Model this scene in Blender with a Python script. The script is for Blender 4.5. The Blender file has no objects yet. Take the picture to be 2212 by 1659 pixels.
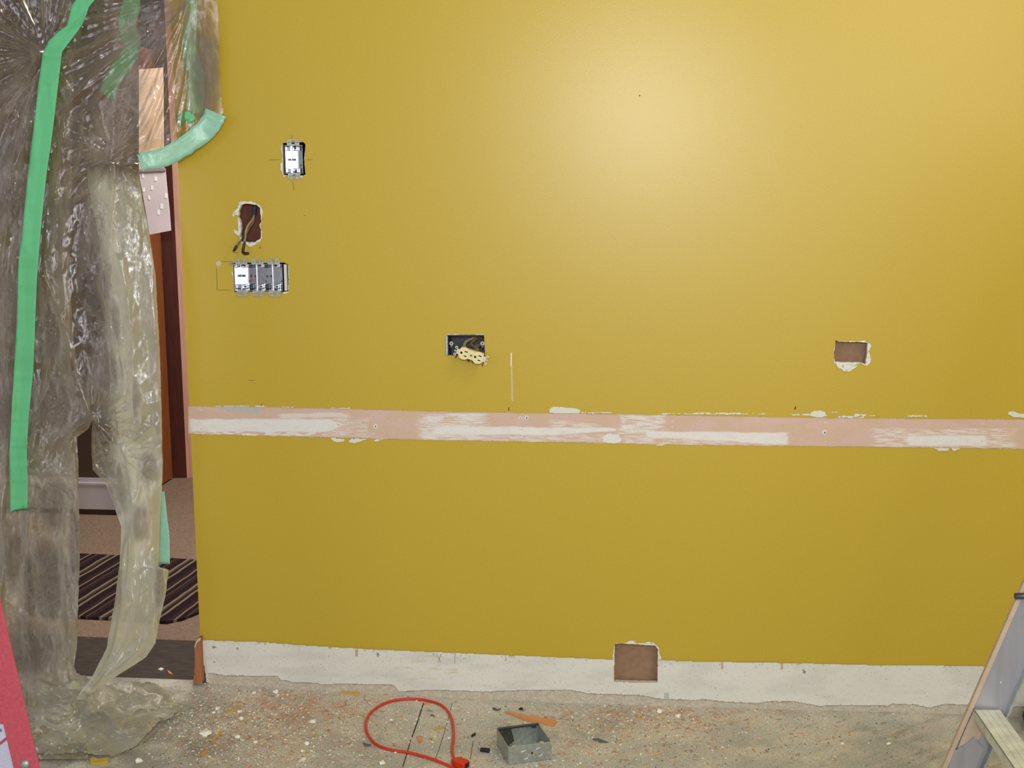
import bpy, bmesh, math, random
from mathutils import Vector, Matrix, noise
from mathutils.geometry import tessellate_polygon
random.seed(7)
SC = bpy.context.scene
C = SC.collection

# ------------------------------------------------------------------ camera
IW, IH, FPX = 2212, 1659, 2700.0
YAW, PITCH, ROLL = -0.10667, 0.16531, -0.00406
CAM = Vector((0.0, -3.335, 1.466))
_f = Vector((math.sin(YAW)*math.cos(PITCH), math.cos(YAW)*math.cos(PITCH), -math.sin(PITCH)))
_r0 = Vector((math.cos(YAW), -math.sin(YAW), 0)); _u0 = _r0.cross(_f)
_r = math.cos(ROLL)*_r0 + math.sin(ROLL)*_u0
_u = -math.sin(ROLL)*_r0 + math.cos(ROLL)*_u0
cd = bpy.data.cameras.new('camera'); cam = bpy.data.objects.new('camera', cd); C.objects.link(cam)
m = Matrix((_r, _u, -_f)).transposed().to_4x4(); m.translation = CAM
cam.matrix_world = m
cd.sensor_fit = 'HORIZONTAL'; cd.sensor_width = 36.0; cd.lens = 36.0*FPX/IW
cd.clip_start = 0.02; cd.clip_end = 60
SC.camera = cam

# ------------------------------------------------------------------ world, lights, exposure
SC.view_settings.view_transform = 'Standard'; SC.view_settings.look = 'None'
SC.view_settings.gamma = 1.0; SC.view_settings.use_curve_mapping = False
SC.view_settings.exposure = 0.0
w = bpy.data.worlds.new('World'); SC.world = w; w.use_nodes = True
w.node_tree.nodes['Background'].inputs[0].default_value = (0.95, 0.97, 1.0, 1)
w.node_tree.nodes['Background'].inputs[1].default_value = 0.32

def area(name, loc, target, sx, sy, power, color, spread=180):
    l = bpy.data.lights.new(name, 'AREA'); l.shape = 'RECTANGLE'; l.size = sx; l.size_y = sy
    l.energy = power; l.color = color; l.spread = math.radians(spread)
    o = bpy.data.objects.new(name, l); C.objects.link(o); o.location = loc
    o.rotation_euler = (Vector(target)-Vector(loc)).to_track_quat('-Z', 'Y').to_euler()
    return o
area('flash_light', (-0.05, -3.33, 1.80), (-0.1, 0, 1.5), 0.16, 0.10, 30, (1.0, 0.98, 0.97))
area('window_light', (1.65, -3.1, 2.15), (0.6, 0, 1.4), 1.3, 1.3, 22, (1.0, 0.97, 0.92))
area('far_fill_light', (0.2, -5.2, 1.45), (0.2, 0, 1.1), 2.2, 1.7, 40, (0.97, 0.98, 1.0))  # unseen fill light added behind the camera to lift the lower wall
area('left_fill_light', (-2.88, -3.7, 1.2), (-1.2, 0, 1.1), 0.8, 1.1, 9, (0.92, 0.95, 1.0))  # added off-frame light, gives highlights on the plastic and the three-gang box
area('ceiling_light', (0.9, -1.5, 3.0), (0.5, 0, 1.2), 0.6, 0.6, 13, (1.0, 0.93, 0.82))
area('hall_light', (-1.2, 1.3, 2.35), (-1.2, 1.5, 0.0), 0.9, 0.5, 44, (1.0, 0.93, 0.89))

# ------------------------------------------------------------------ pixel -> world helpers
def raydir(px, py):
    return (_f + _r*((px-IW/2)/FPX) - _u*((py-IH/2)/FPX))
def PY(px, py, y=0.0):
    d = raydir(px, py); t = (y-CAM.y)/d.y
    return CAM + d*t
def lerp(pts, x):
    if x <= pts[0][0]: return pts[0][1]
    for (a, b), (c, d) in zip(pts, pts[1:]):
        if x <= c: return b + (d-b)*(x-a)/(c-a) if c > a else d
    return pts[-1][1]
_GZ = [(-3, .004), (-1.25, .010), (-.95, .0016), (-.57, -.004), (-.2, -.0053), (.08, -.0024), (.42, .0015), (.75, .007), (3, .012)]
def gz(x, y=0): return lerp(_GZ, x)
def PZ(px, py, z=0.0):
    d = raydir(px, py); t = (z-CAM.z)/d.z
    return CAM + d*t
def FL(px, py, h=0.0):
    p = PZ(px, py, 0)
    for _ in range(3): p = PZ(px, py, gz(p.x)+h)
    return p
def n2(x, y, z=0.0): return noise.noise(Vector((x, y, z)))
def fbm(x, y, z=0.0, o=4): return noise.fractal(Vector((x, y, z)), 0.9, 2.0, o)
def ss(a, b, x):
    if a == b: return 0.0 if x < a else 1.0
    t = min(1, max(0, (x-a)/(b-a))); return t*t*(3-2*t)
def srgb(r, g, b):
    f = lambda c: (c/255/12.92 if c/255 <= .04045 else ((c/255+.055)/1.055)**2.4)
    return (f(r), f(g), f(b))
def mixc(a, b, t): return tuple(x+(y-x)*t for x, y in zip(a, b))

# ------------------------------------------------------------------ materials
def mat(name, col, rough=.6, metal=0.0, spec=.5, nscale=0, namt=.1, bump=0, bscale=80, attr=None, trans=None, vary=None, detail=4, stretch=None):
    M = bpy.data.materials.new(name); M.use_nodes = True
    nt = M.node_tree; N = nt.nodes; L = nt.links; b = N['Principled BSDF']
    b.inputs['Roughness'].default_value = rough; b.inputs['Metallic'].default_value = metal
    b.inputs['Specular IOR Level'].default_value = spec
    b.inputs['Base Color'].default_value = (*col, 1)
    tc = N.new('ShaderNodeTexCoord'); src = tc.outputs['Object']
    if stretch:
        mp = N.new('ShaderNodeMapping'); mp.inputs['Scale'].default_value = stretch
        L.new(src, mp.inputs['Vector']); src = mp.outputs['Vector']
    base = None
    if attr:
        a = N.new('ShaderNodeAttribute'); a.attribute_name = attr; base = a.outputs['Color']
    if nscale:
        nz = N.new('ShaderNodeTexNoise'); nz.inputs['Scale'].default_value = nscale; nz.inputs['Detail'].default_value = detail
        L.new(src, nz.inputs['Vector'])
        mr = N.new('ShaderNodeMapRange'); mr.inputs[1].default_value = .3; mr.inputs[2].default_value = .7
        mr.inputs[3].default_value = 1-namt; mr.inputs[4].default_value = 1+namt
        L.new(nz.outputs['Fac'], mr.inputs[0])
        mx = N.new('ShaderNodeMix'); mx.data_type = 'RGBA'; mx.blend_type = 'MULTIPLY'; mx.inputs[0].default_value = 1
        if base: L.new(base, mx.inputs[6])
        else: mx.inputs[6].default_value = (*col, 1)
        if vary:
            cr = N.new('ShaderNodeMix'); cr.data_type = 'RGBA'; L.new(nz.outputs['Fac'], cr.inputs[0])
            cr.inputs[6].default_value = (*vary[0], 1); cr.inputs[7].default_value = (*vary[1], 1)
            L.new(cr.outputs[2], mx.inputs[7])
        else: L.new(mr.outputs[0], mx.inputs[7])
        base = mx.outputs[2]
    if base: L.new(base, b.inputs['Base Color'])
    if bump:
        n3 = N.new('ShaderNodeTexNoise'); n3.inputs['Scale'].default_value = bscale; n3.inputs['Detail'].default_value = 3
        L.new(src, n3.inputs['Vector'])
        bp = N.new('ShaderNodeBump'); bp.inputs['Strength'].default_value = bump; bp.inputs['Distance'].default_value = .002
        L.new(n3.outputs['Fac'], bp.inputs['Height']); L.new(bp.outputs[0], b.inputs['Normal'])
    return M

M = {}
M['yellow'] = mat('yellow_wall_paint', srgb(193, 166, 54), .31, spec=.42, nscale=260, namt=.05, bump=.10, bscale=420)
M['gypsum'] = mat('gypsum', srgb(214, 212, 196), .9, nscale=300, namt=.08, bump=.6, bscale=300)
M['painted'] = mat('bare_plaster', (1, 1, 1), .85, spec=.25, attr='Col', nscale=400, namt=.05, bump=.25, bscale=350)
M['paper'] = mat('torn_white_paper', srgb(226, 226, 212), .85, spec=.2, nscale=200, namt=.05, bump=.5, bscale=300)
M['brownboard'] = mat('brown_board_back', srgb(152, 120, 94), .9, nscale=60, namt=.12, bump=.2)
M['redboard'] = mat('red_brown_board', srgb(112, 66, 56), .9, nscale=60, namt=.15, bump=.2)
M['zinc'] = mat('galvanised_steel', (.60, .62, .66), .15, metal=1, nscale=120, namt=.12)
M['zincdull'] = mat('dull_galvanised_steel', srgb(176, 182, 176), .48, metal=.75, nscale=90, namt=.18)
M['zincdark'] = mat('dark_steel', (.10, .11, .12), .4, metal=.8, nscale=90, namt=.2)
M['black'] = mat('black_plastic', (.010, .010, .014), .5)
M['darkhole'] = mat('dark_cavity', (.012, .011, .010), .9)
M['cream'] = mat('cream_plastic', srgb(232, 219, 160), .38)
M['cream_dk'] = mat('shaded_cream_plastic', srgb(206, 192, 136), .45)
M['steel'] = mat('bright_steel', (.75, .77, .80), .28, metal=1)
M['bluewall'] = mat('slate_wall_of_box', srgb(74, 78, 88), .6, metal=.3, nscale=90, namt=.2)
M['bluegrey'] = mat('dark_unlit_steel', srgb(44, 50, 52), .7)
M['brass'] = mat('brassy_ring', srgb(226, 214, 150), .4, metal=.3)
M['wire_brown'] = mat('old_cloth_wire', srgb(118, 96, 68), .85, nscale=300, namt=.35)
M['wire_tan'] = mat('tan_cloth_wire', srgb(158, 134, 92), .85, nscale=300, namt=.3)
M['tape_black'] = mat('black_electrical_tape', srgb(34, 28, 24), .45)
M['cord'] = mat('orange_red_rubber', srgb(208, 52, 22), .42, nscale=60, namt=.06)
M['wood_or'] = mat('orange_stained_wood', srgb(160, 92, 48), .42, nscale=14, namt=.22, stretch=(8, 8, .6))
M['wood_stub'] = mat('faded_orange_wood', srgb(158, 100, 62), .6, nscale=14, namt=.22, stretch=(8, 8, .6))
M['wood_dk'] = mat('dark_maroon_wood', srgb(78, 36, 26), .4, nscale=14, namt=.25, stretch=(8, 8, .6))
M['wood_pk'] = mat('pinkish_wood_edge', srgb(206, 158, 134), .6, nscale=10, namt=.12, stretch=(8, 8, .6))
M['wood_splint'] = mat('split_softwood', srgb(214, 150, 88), .7, nscale=160, namt=.12, stretch=(6, 1, 1))
M['wood_yel'] = mat('yellow_splinter', srgb(206, 168, 90), .7, nscale=160, namt=.12)
M['white_chip'] = mat('white_plaster', srgb(242, 240, 226), .9, nscale=200, namt=.08)
M['tan_chip'] = mat('tan_plaster', srgb(200, 188, 160), .9, nscale=200, namt=.12)
M['shaving'] = mat('wood_shaving_bits', (1, 1, 1), .85, attr='Col')
M['crumb'] = mat('plaster_bits', (1, 1, 1), .9, attr='Col')
M['grey_chip'] = mat('grey_flake', srgb(96, 98, 96), .8)
M['yellow_chip'] = mat('yellow_paint_flake', srgb(198, 170, 62), .6)
M['tape'] = mat('green_masking_tape', srgb(108, 200, 140), .62, spec=.3, nscale=500, namt=.03, bump=.3, bscale=160)
M['tape_pale'] = mat('pale_green_tape_back', srgb(150, 204, 176), .34, spec=.6, nscale=60, namt=.06, bump=.5, bscale=90)
M['hallwall'] = mat('taupe_hall_wall', srgb(80, 62, 44), .8, nscale=12, namt=.04)
M['hallbase'] = mat('lavender_white_base_paint', srgb(206, 200, 206), .5)
M['card'] = mat('off_white_card', srgb(222, 210, 212), .6, nscale=60, namt=.02)
M['sticker'] = mat('bright_white_sticker', (1, 1, 1), .6)
M['threshold'] = mat('dark_worn_wood', srgb(72, 60, 50), .8, nscale=20, namt=.4, bump=.5, stretch=(1, 6, 1))
M['redfg'] = mat('red_fibreglass', srgb(200, 84, 98), .5, nscale=120, namt=.12, bump=.2)
M['label'] = mat('pale_label', (1, 1, 1), .4, attr='Col')
M['alu'] = mat('brushed_aluminium', srgb(176, 176, 184), .42, metal=.75, nscale=8, namt=.10, stretch=(6, 6, .8))
M['alu_edge'] = mat('tan_dusty_aluminium_edge', srgb(192, 172, 150), .55, metal=.3, nscale=30, namt=.1)
M['alu_tread'] = mat('paint_spattered_tread', srgb(206, 206, 186), .55, metal=.2, nscale=34, namt=.16)
M['plaster_dusty'] = mat('dusty_tan_metal', srgb(178, 160, 138), .7, nscale=30, namt=.1)
M['navy'] = mat('navy_blue_cloth', srgb(38, 44, 92), .8)

# floor: grey worn subfloor; worn marks and dust are noise of its own
def floor_mat():
    m_ = bpy.data.materials.new('worn_grey_subfloor'); m_.use_nodes = True
    nt = m_.node_tree; N = nt.nodes; L = nt.links; b = N['Principled BSDF']; b.inputs['Roughness'].default_value = .85
    b.inputs['Specular IOR Level'].default_value = .25
    a = N.new('ShaderNodeAttribute'); a.attribute_name = 'Col'
    tc = N.new('ShaderNodeTexCoord')
    nz = N.new('ShaderNodeTexNoise'); nz.inputs['Scale'].default_value = 260; nz.inputs['Detail'].default_value = 5
    L.new(tc.outputs['Object'], nz.inputs['Vector'])
    cr = N.new('ShaderNodeValToRGB'); e = cr.color_ramp.elements
    e[0].position = .30; e[0].color = (.74, .71, .67, 1); e[1].position = .72; e[1].color = (1.28, 1.27, 1.24, 1)
    L.new(nz.outputs['Fac'], cr.inputs[0])
    mx = N.new('ShaderNodeMix'); mx.data_type = 'RGBA'; mx.blend_type = 'MULTIPLY'; mx.inputs[0].default_value = 1
    L.new(a.outputs['Color'], mx.inputs[6]); L.new(cr.outputs[0], mx.inputs[7])
    L.new(mx.outputs[2], b.inputs['Base Color'])
    bp = N.new('ShaderNodeBump'); bp.inputs['Strength'].default_value = .5; bp.inputs['Distance'].default_value = .002
    L.new(nz.outputs['Fac'], bp.inputs['Height']); L.new(bp.outputs[0], b.inputs['Normal'])
    return m_
M['floor'] = floor_mat()

def carpet_mat():
    m_ = mat('beige_carpet', srgb(146, 124, 104), .95, spec=.1, nscale=160, namt=.28, bump=1.0, bscale=260)
    return m_
M['carpet'] = carpet_mat()

def rug_mat(ang):
    m_ = bpy.data.materials.new('striped_rug'); m_.use_nodes = True
    nt = m_.node_tree; N = nt.nodes; L = nt.links; b = N['Principled BSDF']; b.inputs['Roughness'].default_value = .95
    b.inputs['Specular IOR Level'].default_value = .1
    tc = N.new('ShaderNodeTexCoord'); mp = N.new('ShaderNodeMapping'); mp.inputs['Rotation'].default_value = (0, 0, -ang)
    L.new(tc.outputs['Object'], mp.inputs['Vector'])
    nz = N.new('ShaderNodeTexNoise'); nz.inputs['Scale'].default_value = 9; L.new(mp.outputs[0], nz.inputs['Vector'])
    sep = N.new('ShaderNodeSeparateXYZ'); L.new(mp.outputs[0], sep.inputs[0])
    ad = N.new('ShaderNodeMath'); ad.operation = 'MULTIPLY_ADD'; L.new(nz.outputs['Fac'], ad.inputs[0]); ad.inputs[1].default_value = .012; L.new(sep.outputs['Y'], ad.inputs[2])
    dv = N.new('ShaderNodeMath'); dv.operation = 'MULTIPLY'; L.new(ad.outputs[0], dv.inputs[0]); dv.inputs[1].default_value = 1/.165
    fr = N.new('ShaderNodeMath'); fr.operation = 'FRACT'; L.new(dv.outputs[0], fr.inputs[0])
    cr = N.new('ShaderNodeValToRGB'); cr.color_ramp.interpolation = 'CONSTANT'; L.new(fr.outputs[0], cr.inputs[0])
    dk = (*srgb(44, 34, 34), 1); tn = (*srgb(140, 122, 100), 1); md = (*srgb(84, 68, 60), 1); dr = (*srgb(64, 42, 42), 1)
    stops = [(0, dk), (.18, tn), (.25, dk), (.31, md), (.37, tn), (.43, dk), (.58, dr), (.68, md), (.73, dk), (.84, tn), (.89, dr)]
    e = cr.color_ramp.elements; e[0].position = 0; e[0].color = dk; e[1].position = stops[1][0]; e[1].color = stops[1][1]
    for p, c in stops[2:]:
        k = e.new(p); k.color = c
    L.new(cr.outputs[0], b.inputs['Base Color'])
    n4 = N.new('ShaderNodeTexNoise'); n4.inputs['Scale'].default_value = 220; L.new(tc.outputs['Object'], n4.inputs['Vector'])
    bp = N.new('ShaderNodeBump'); bp.inputs['Strength'].default_value = .8; bp.inputs['Distance'].default_value = .004
    L.new(n4.outputs['Fac'], bp.inputs['Height']); L.new(bp.outputs[0], b.inputs['Normal'])
    return m_

def plastic_mat():
    m_ = bpy.data.materials.new('clear_polythene'); m_.use_nodes = True
    nt = m_.node_tree; N = nt.nodes; L = nt.links; N.clear()
    out = N.new('ShaderNodeOutputMaterial')
    tr = N.new('ShaderNodeBsdfTransparent'); tr.inputs[0].default_value = (.88, .81, .65, 1)
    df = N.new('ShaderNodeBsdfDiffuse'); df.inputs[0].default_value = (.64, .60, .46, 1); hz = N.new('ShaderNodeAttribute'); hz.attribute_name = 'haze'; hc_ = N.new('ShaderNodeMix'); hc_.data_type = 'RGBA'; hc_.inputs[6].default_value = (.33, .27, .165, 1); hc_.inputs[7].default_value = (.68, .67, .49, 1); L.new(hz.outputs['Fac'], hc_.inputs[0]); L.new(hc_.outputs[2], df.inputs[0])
    tl = N.new('ShaderNodeBsdfTranslucent'); L.new(hc_.outputs[2], tl.inputs[0])
    gl = N.new('ShaderNodeBsdfGlossy'); gl.inputs['Roughness'].default_value = .15; gl.inputs[0].default_value = (.95, .95, 1, 1)
    a = N.new('ShaderNodeAttribute'); a.attribute_name = 'layers'
    tc = N.new('ShaderNodeTexCoord')
    mp = N.new('ShaderNodeMapping'); mp.inputs['Scale'].default_value = (1.0, 1.0, .7); L.new(tc.outputs['Object'], mp.inputs[0])
    n1 = N.new('ShaderNodeTexNoise'); n1.inputs['Scale'].default_value = 80; n1.inputs['Detail'].default_value = 5; n1.inputs['Roughness'].default_value = .65; n1.inputs['Distortion'].default_value = 1.2
    L.new(mp.outputs[0], n1.inputs['Vector'])
    v = N.new('ShaderNodeTexVoronoi'); v.feature = 'DISTANCE_TO_EDGE'; v.inputs['Scale'].default_value = 55
    dm = N.new('ShaderNodeMix'); dm.data_type = 'RGBA'; dm.inputs[0].default_value = .25
    L.new(mp.outputs[0], dm.inputs[6]); L.new(n1.outputs['Color'], dm.inputs[7]); L.new(dm.outputs[2], v.inputs['Vector'])
    ad = N.new('ShaderNodeMath'); ad.operation = 'MULTIPLY_ADD'; L.new(v.outputs['Distance'], ad.inputs[0]); ad.inputs[1].default_value = .5; L.new(n1.outputs['Fac'], ad.inputs[2])
    cr_ = N.new('ShaderNodeAttribute'); cr_.attribute_name = 'crinkle'
    mr = N.new('ShaderNodeMapRange'); mr.inputs[3].default_value = .10; mr.inputs[4].default_value = 1.0
    L.new(cr_.outputs['Fac'], mr.inputs[0])
    bp = N.new('ShaderNodeBump'); bp.inputs['Distance'].default_value = .014
    L.new(mr.outputs[0], bp.inputs['Strength']); L.new(ad.outputs[0], bp.inputs['Height'])
    for s in (df, tl, gl): L.new(bp.outputs[0], s.inputs['Normal'])
    lw = N.new('ShaderNodeLayerWeight'); lw.inputs['Blend'].default_value = .5; 
    pw = N.new('ShaderNodeMath'); pw.operation = 'POWER'; L.new(lw.outputs['Facing'], pw.inputs[0]); pw.inputs[1].default_value = 1.6
    op = N.new('ShaderNodeMath'); op.operation = 'MULTIPLY_ADD'; L.new(pw.outputs[0], op.inputs[0]); op.inputs[1].default_value = 1.0; L.new(a.outputs['Fac'], op.inputs[2]); op.use_clamp = True
    m1 = N.new('ShaderNodeMixShader'); m1.inputs[0].default_value = .40; L.new(df.outputs[0], m1.inputs[1]); L.new(tl.outputs[0], m1.inputs[2])
    m2 = N.new('ShaderNodeMixShader'); L.new(op.outputs[0], m2.inputs[0]); L.new(tr.outputs[0], m2.inputs[1]); L.new(m1.outputs[0], m2.inputs[2])
    fr = N.new('ShaderNodeFresnel'); fr.inputs[0].default_value = 1.5; L.new(bp.outputs[0], fr.inputs[1])
    f2 = N.new('ShaderNodeMath'); f2.operation = 'MULTIPLY_ADD'; L.new(fr.outputs[0], f2.inputs[0]); f2.inputs[1].default_value = 1.3; f2.inputs[2].default_value = .05; f2.use_clamp = True
    m3 = N.new('ShaderNodeMixShader'); L.new(f2.outputs[0], m3.inputs[0]); L.new(m2.outputs[0], m3.inputs[1]); L.new(gl.outputs[0], m3.inputs[2])
    g2 = N.new('ShaderNodeBsdfGlossy'); g2.inputs['Roughness'].default_value = .13; L.new(bp.outputs[0], g2.inputs['Normal'])
    cm = N.new('ShaderNodeMix'); cm.data_type = 'RGBA'; L.new(cr_.outputs['Fac'], cm.inputs[0]); cm.inputs[6].default_value = (.02, .02, .02, 1); cm.inputs[7].default_value = (.30, .285, .30, 1)
    L.new(cm.outputs[2], g2.inputs[0]); sa = N.new('ShaderNodeAddShader'); L.new(m3.outputs[0], sa.inputs[0]); L.new(g2.outputs[0], sa.inputs[1]); m3 = sa
    L.new(m3.outputs[0], out.inputs[0])
    return m_
M['plastic'] = plastic_mat()

# ------------------------------------------------------------------ object helpers
def link(name, me, material, parent=None, smooth=False):
    o = bpy.data.objects.new(name, me); C.objects.link(o)
    if material is not None:
        for mm in (material if isinstance(material, (list, tuple)) else [material]): me.materials.append(mm)
    if smooth:
        for p in me.polygons: p.use_smooth = True
    if parent:
        o.parent = parent
    return o
def tag(o, label, cat, group=None, kind=None):
    if label: o['label'] = label
    if cat: o['category'] = cat
    if group: o['group'] = group
    if kind: o['kind'] = kind
    return o
def thing(name, loc, label, cat, group=None, rot=None):
    o = bpy.data.objects.new(name, None); C.objects.link(o); o.location = loc; o.empty_display_size = .03
    if rot: o.rotation_euler = rot
    return tag(o, label, cat, group)
class MB:
    """collects verts and faces"""
    def __init__(s): s.v = []; s.f = []; s.mi = []
    def add(s, vs, fs, mi=0):
        n = len(s.v); s.v += [tuple(x) for x in vs]; s.f += [tuple(i+n for i in f) for f in fs]; s.mi += [mi]*len(fs)
    def box(s, a, b, mi=0, M4=None):
        x0, y0, z0 = a; x1, y1, z1 = b
        vs = [Vector(p) for p in ((x0, y0, z0), (x1, y0, z0), (x1, y1, z0), (x0, y1, z0), (x0, y0, z1), (x1, y0, z1), (x1, y1, z1), (x0, y1, z1))]
        if M4: vs = [M4 @ p for p in vs]
        s.add(vs, [(0, 3, 2, 1), (4, 5, 6, 7), (0, 1, 5, 4), (1, 2, 6, 5), (2, 3, 7, 6), (3, 0, 4, 7)], mi)
    def hexa(s, bot, top, mi=0):
        n = len(bot); s.add(list(bot)+list(top), [tuple(reversed(range(n))), tuple(range(n, 2*n))]+[(i, (i+1) % n, n+(i+1) % n, n+i) for i in range(n)], mi)
    def cyl(s, a, b, r0, r1=None, n=16, mi=0, cap=True):
        a = Vector(a); b = Vector(b); r1 = r0 if r1 is None else r1
        d = (b-a).normalized(); t = Vector((0, 0, 1)) if abs(d.z) < .9 else Vector((1, 0, 0))
        u = d.cross(t).normalized(); v = d.cross(u)
        vs = [a+(u*math.cos(k*2*math.pi/n)+v*math.sin(k*2*math.pi/n))*r0 for k in range(n)]+[b+(u*math.cos(k*2*math.pi/n)+v*math.sin(k*2*math.pi/n))*r1 for k in range(n)]
        fs = [(k, (k+1) % n, n+(k+1) % n, n+k) for k in range(n)]
        if cap: fs += [tuple(reversed(range(n))), tuple(range(n, 2*n))]
        s.add(vs, fs, mi)
    def tube(s, pts, r, n=10, mi=0):
        pts = [Vector(p) for p in pts]; rs = [lerp(list(enumerate(r)), i*(len(r)-1)/(len(pts)-1)) for i in range(len(pts))] if isinstance(r, (list, tuple)) else [r]*len(pts)
        up = Vector((.3, .2, 1)).normalized(); prev = None; rings = []
        for i, p in enumerate(pts):
            d = (pts[min(i+1, len(pts)-1)]-pts[max(i-1, 0)]).normalized()
            u = d.cross(up) if prev is None else (prev - d*prev.dot(d))
            u.normalize(); prev = u; v = d.cross(u)
            rings.append([p+(u*math.cos(k*2*math.pi/n)+v*math.sin(k*2*math.pi/n))*rs[i] for k in range(n)])
        vs = [q for rg in rings for q in rg]; fs = []
        for i in range(len(pts)-1):
            for k in range(n): fs.append((i*n+k, i*n+(k+1) % n, (i+1)*n+(k+1) % n, (i+1)*n+k))
        fs += [tuple(reversed(range(n))), tuple(range((len(pts)-1)*n, len(pts)*n))]
        s.add(vs, fs, mi)
    def plate(s, outer, holes, y0, y1, mi=0, side_mi=None, axis='y'):
        """polygon (x,z) with holes, extruded from y0 to y1"""
        loops = [outer]+list(holes); P3 = [[Vector((p[0], p[1], 0)) for p in l] for l in loops]
        flat = [p for l in loops for p in l]; tris = tessellate_polygon(P3)
        n = len(flat)
        f = (lambda p, y: (p[0], y, p[1])) if axis == 'y' else (lambda p, y: (p[0], p[1], y))
        vs = [f(p, y0) for p in flat]+[f(p, y1) for p in flat]
        fs = [tuple(t) for t in tris]; fs2 = [tuple(i+n for i in reversed(t)) for t in tris]
        sd = []; k = 0
        for l in loops:
            for i in range(len(l)): sd.append((k+i, k+(i+1) % len(l), n+k+(i+1) % len(l), n+k+i))
            k += len(l)
        b = len(s.v); s.v += vs
        s.f += [tuple(i+b for i in t) for t in fs+fs2]; s.mi += [mi]*len(fs+fs2)
        s.f += [tuple(i+b for i in t) for t in sd]; s.mi += [mi if side_mi is None else side_mi]*len(sd)
    def build(s, name, material, parent=None, smooth=False, origin=None, bevel=0, auto=True):
        me = bpy.data.meshes.new(name)
        o3 = Vector(origin) if origin is not None else Vector((0, 0, 0))
        me.from_pydata([tuple(Vector(p)-o3) for p in s.v], [], s.f)
        for p, i in zip(me.polygons, s.mi): p.material_index = i
        bm = bmesh.new(); bm.from_mesh(me); bmesh.ops.recalc_face_normals(bm, faces=bm.faces); bm.to_mesh(me); bm.free()
        o = link(name, me, material, parent, smooth)
        if origin is not None and not parent: o.location = o3
        if bevel:
            b = o.modifiers.new('bevel', 'BEVEL'); b.width = bevel; b.segments = 2; b.limit_method = 'ANGLE'
        return o
def circ(cx, cz, r, n=16, a0=0): return [(cx+r*math.cos(a0+k*2*math.pi/n), cz+r*math.sin(a0+k*2*math.pi/n)) for k in range(n)]
def catmull(pts, n=10):
    pts = [Vector(p) for p in pts]; out = []
    P = [pts[0]*2-pts[1]]+pts+[pts[-1]*2-pts[-2]]
    for i in range(1, len(P)-2):
        for k in range(n):
            t = k/n; a, b, c, d = P[i-1], P[i], P[i+1], P[i+2]
            out.append(.5*((2*b)+(-a+c)*t+(2*a-5*b+4*c-d)*t*t+(-a+3*b-3*c+d)*t**3))
    out.append(pts[-1]); return out
def inpoly(x, y, P):
    c = False; j = len(P)-1
    for i in range(len(P)):
        if (P[i][1] > y) != (P[j][1] > y) and x < (P[j][0]-P[i][0])*(y-P[i][1])/(P[j][1]-P[i][1])+P[i][0]: c = not c
        j = i
    return c
def paint_grid(name, x0, x1, y0, y1, step, func, yoff, material, parent=None, skew=None, wfunc=None):
    """fine mesh lying on the wall (plane y=yoff); func(px,py)-> None (cut away) or colour (and optional relief)"""
    nx = int((x1-x0)/step); me = bpy.data.meshes.new(name)
    ny = int((y1-y0)/step); vs = []; cols = []; keep = []
    for j in range(ny+1):
        for i in range(nx+1):
            px = x0+(x1-x0)*i/nx; py = y0+(y1-y0)*j/ny
            c = func(px, py); keep.append(c is not None)
            rel = 0
            if c is not None and len(c) == 4: rel = c[3]; c = c[:3]
            vs.append(tuple(PY(px, py, yoff-rel))); cols.append(c or (1, 1, 1))
    fs = []
    for j in range(ny):
        for i in range(nx):
            a = j*(nx+1)+i; q = (a, a+nx+1, a+nx+2, a+1)
            k = sum(keep[t] for t in q)
            if k == 4: fs.append(q)
            elif k == 3: fs.append(tuple(t for t in q if keep[t]))
    used = sorted({t for f in fs for t in f}); mp = {t: i for i, t in enumerate(used)}
    me.from_pydata([vs[t] for t in used], [], [tuple(mp[t] for t in f) for f in fs])
    ca = me.color_attributes.new('Col', 'FLOAT_COLOR', 'POINT')
    ca.data.foreach_set('color', [v for t in used for v in (*cols[t], 1.0)])
    return link(name, me, material, parent)

# ------------------------------------------------------------------ the setting: yellow wall with its holes
WT = 0.0127
def wpx(poly): return [(PY(x, y).x, PY(x, y).z) for x, y in poly]
def jag(poly, amp=.6, step=4):
    out = []
    for i in range(len(poly)):
        (a, b), (c, d) = poly[i], poly[(i+1) % len(poly)]; L_ = math.hypot(c-a, d-b); n = max(1, int(L_/step))
        for k in range(n):
            t = k/n; out.append((a+(c-a)*t+random.uniform(-amp, amp), b+(d-b)*t+random.uniform(-amp, amp)))
    return out
H1 = jag([(610, 309), (655, 307), (660, 312), (657, 345), (659, 372), (661, 376), (655, 379), (612, 378), (611, 345)], .4)
H2 = jag([(521, 442), (536, 440), (554, 443), (562, 450), (564, 478), (560.5, 485), (564, 501), (563, 514), (551, 523), (535, 523), (525, 520), (519, 507), (521, 485), (515, 468), (516, 456)], .8)
H3 = jag([(503, 568), (540, 567), (580, 568), (613, 567), (622, 571), (623, 600), (623, 629), (610, 631), (560, 630), (506, 631)], .5)
H4 = jag([(966.7, 723.5), (1010, 723), (1045.8, 723.5), (1047, 745), (1048, 770), (1030, 771), (985, 769), (965, 768), (965.5, 745)], .3)
H5 = jag([(1805, 735), (1811, 738), (1832, 739), (1854, 738.5), (1873.5, 741), (1873, 768), (1868.5, 787), (1860, 783), (1810.6, 782), (1803, 781), (1801, 761), (1804, 750)], .5)
H6 = jag([(1328, 1392), (1338, 1390), (1415, 1395), (1421, 1402), (1420, 1474), (1380, 1474), (1327, 1472)], .4)
XE = PY(408, 860).x      # wall end at the doorway
ZT = 2.62
DOORW = .96
wb = MB()
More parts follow.
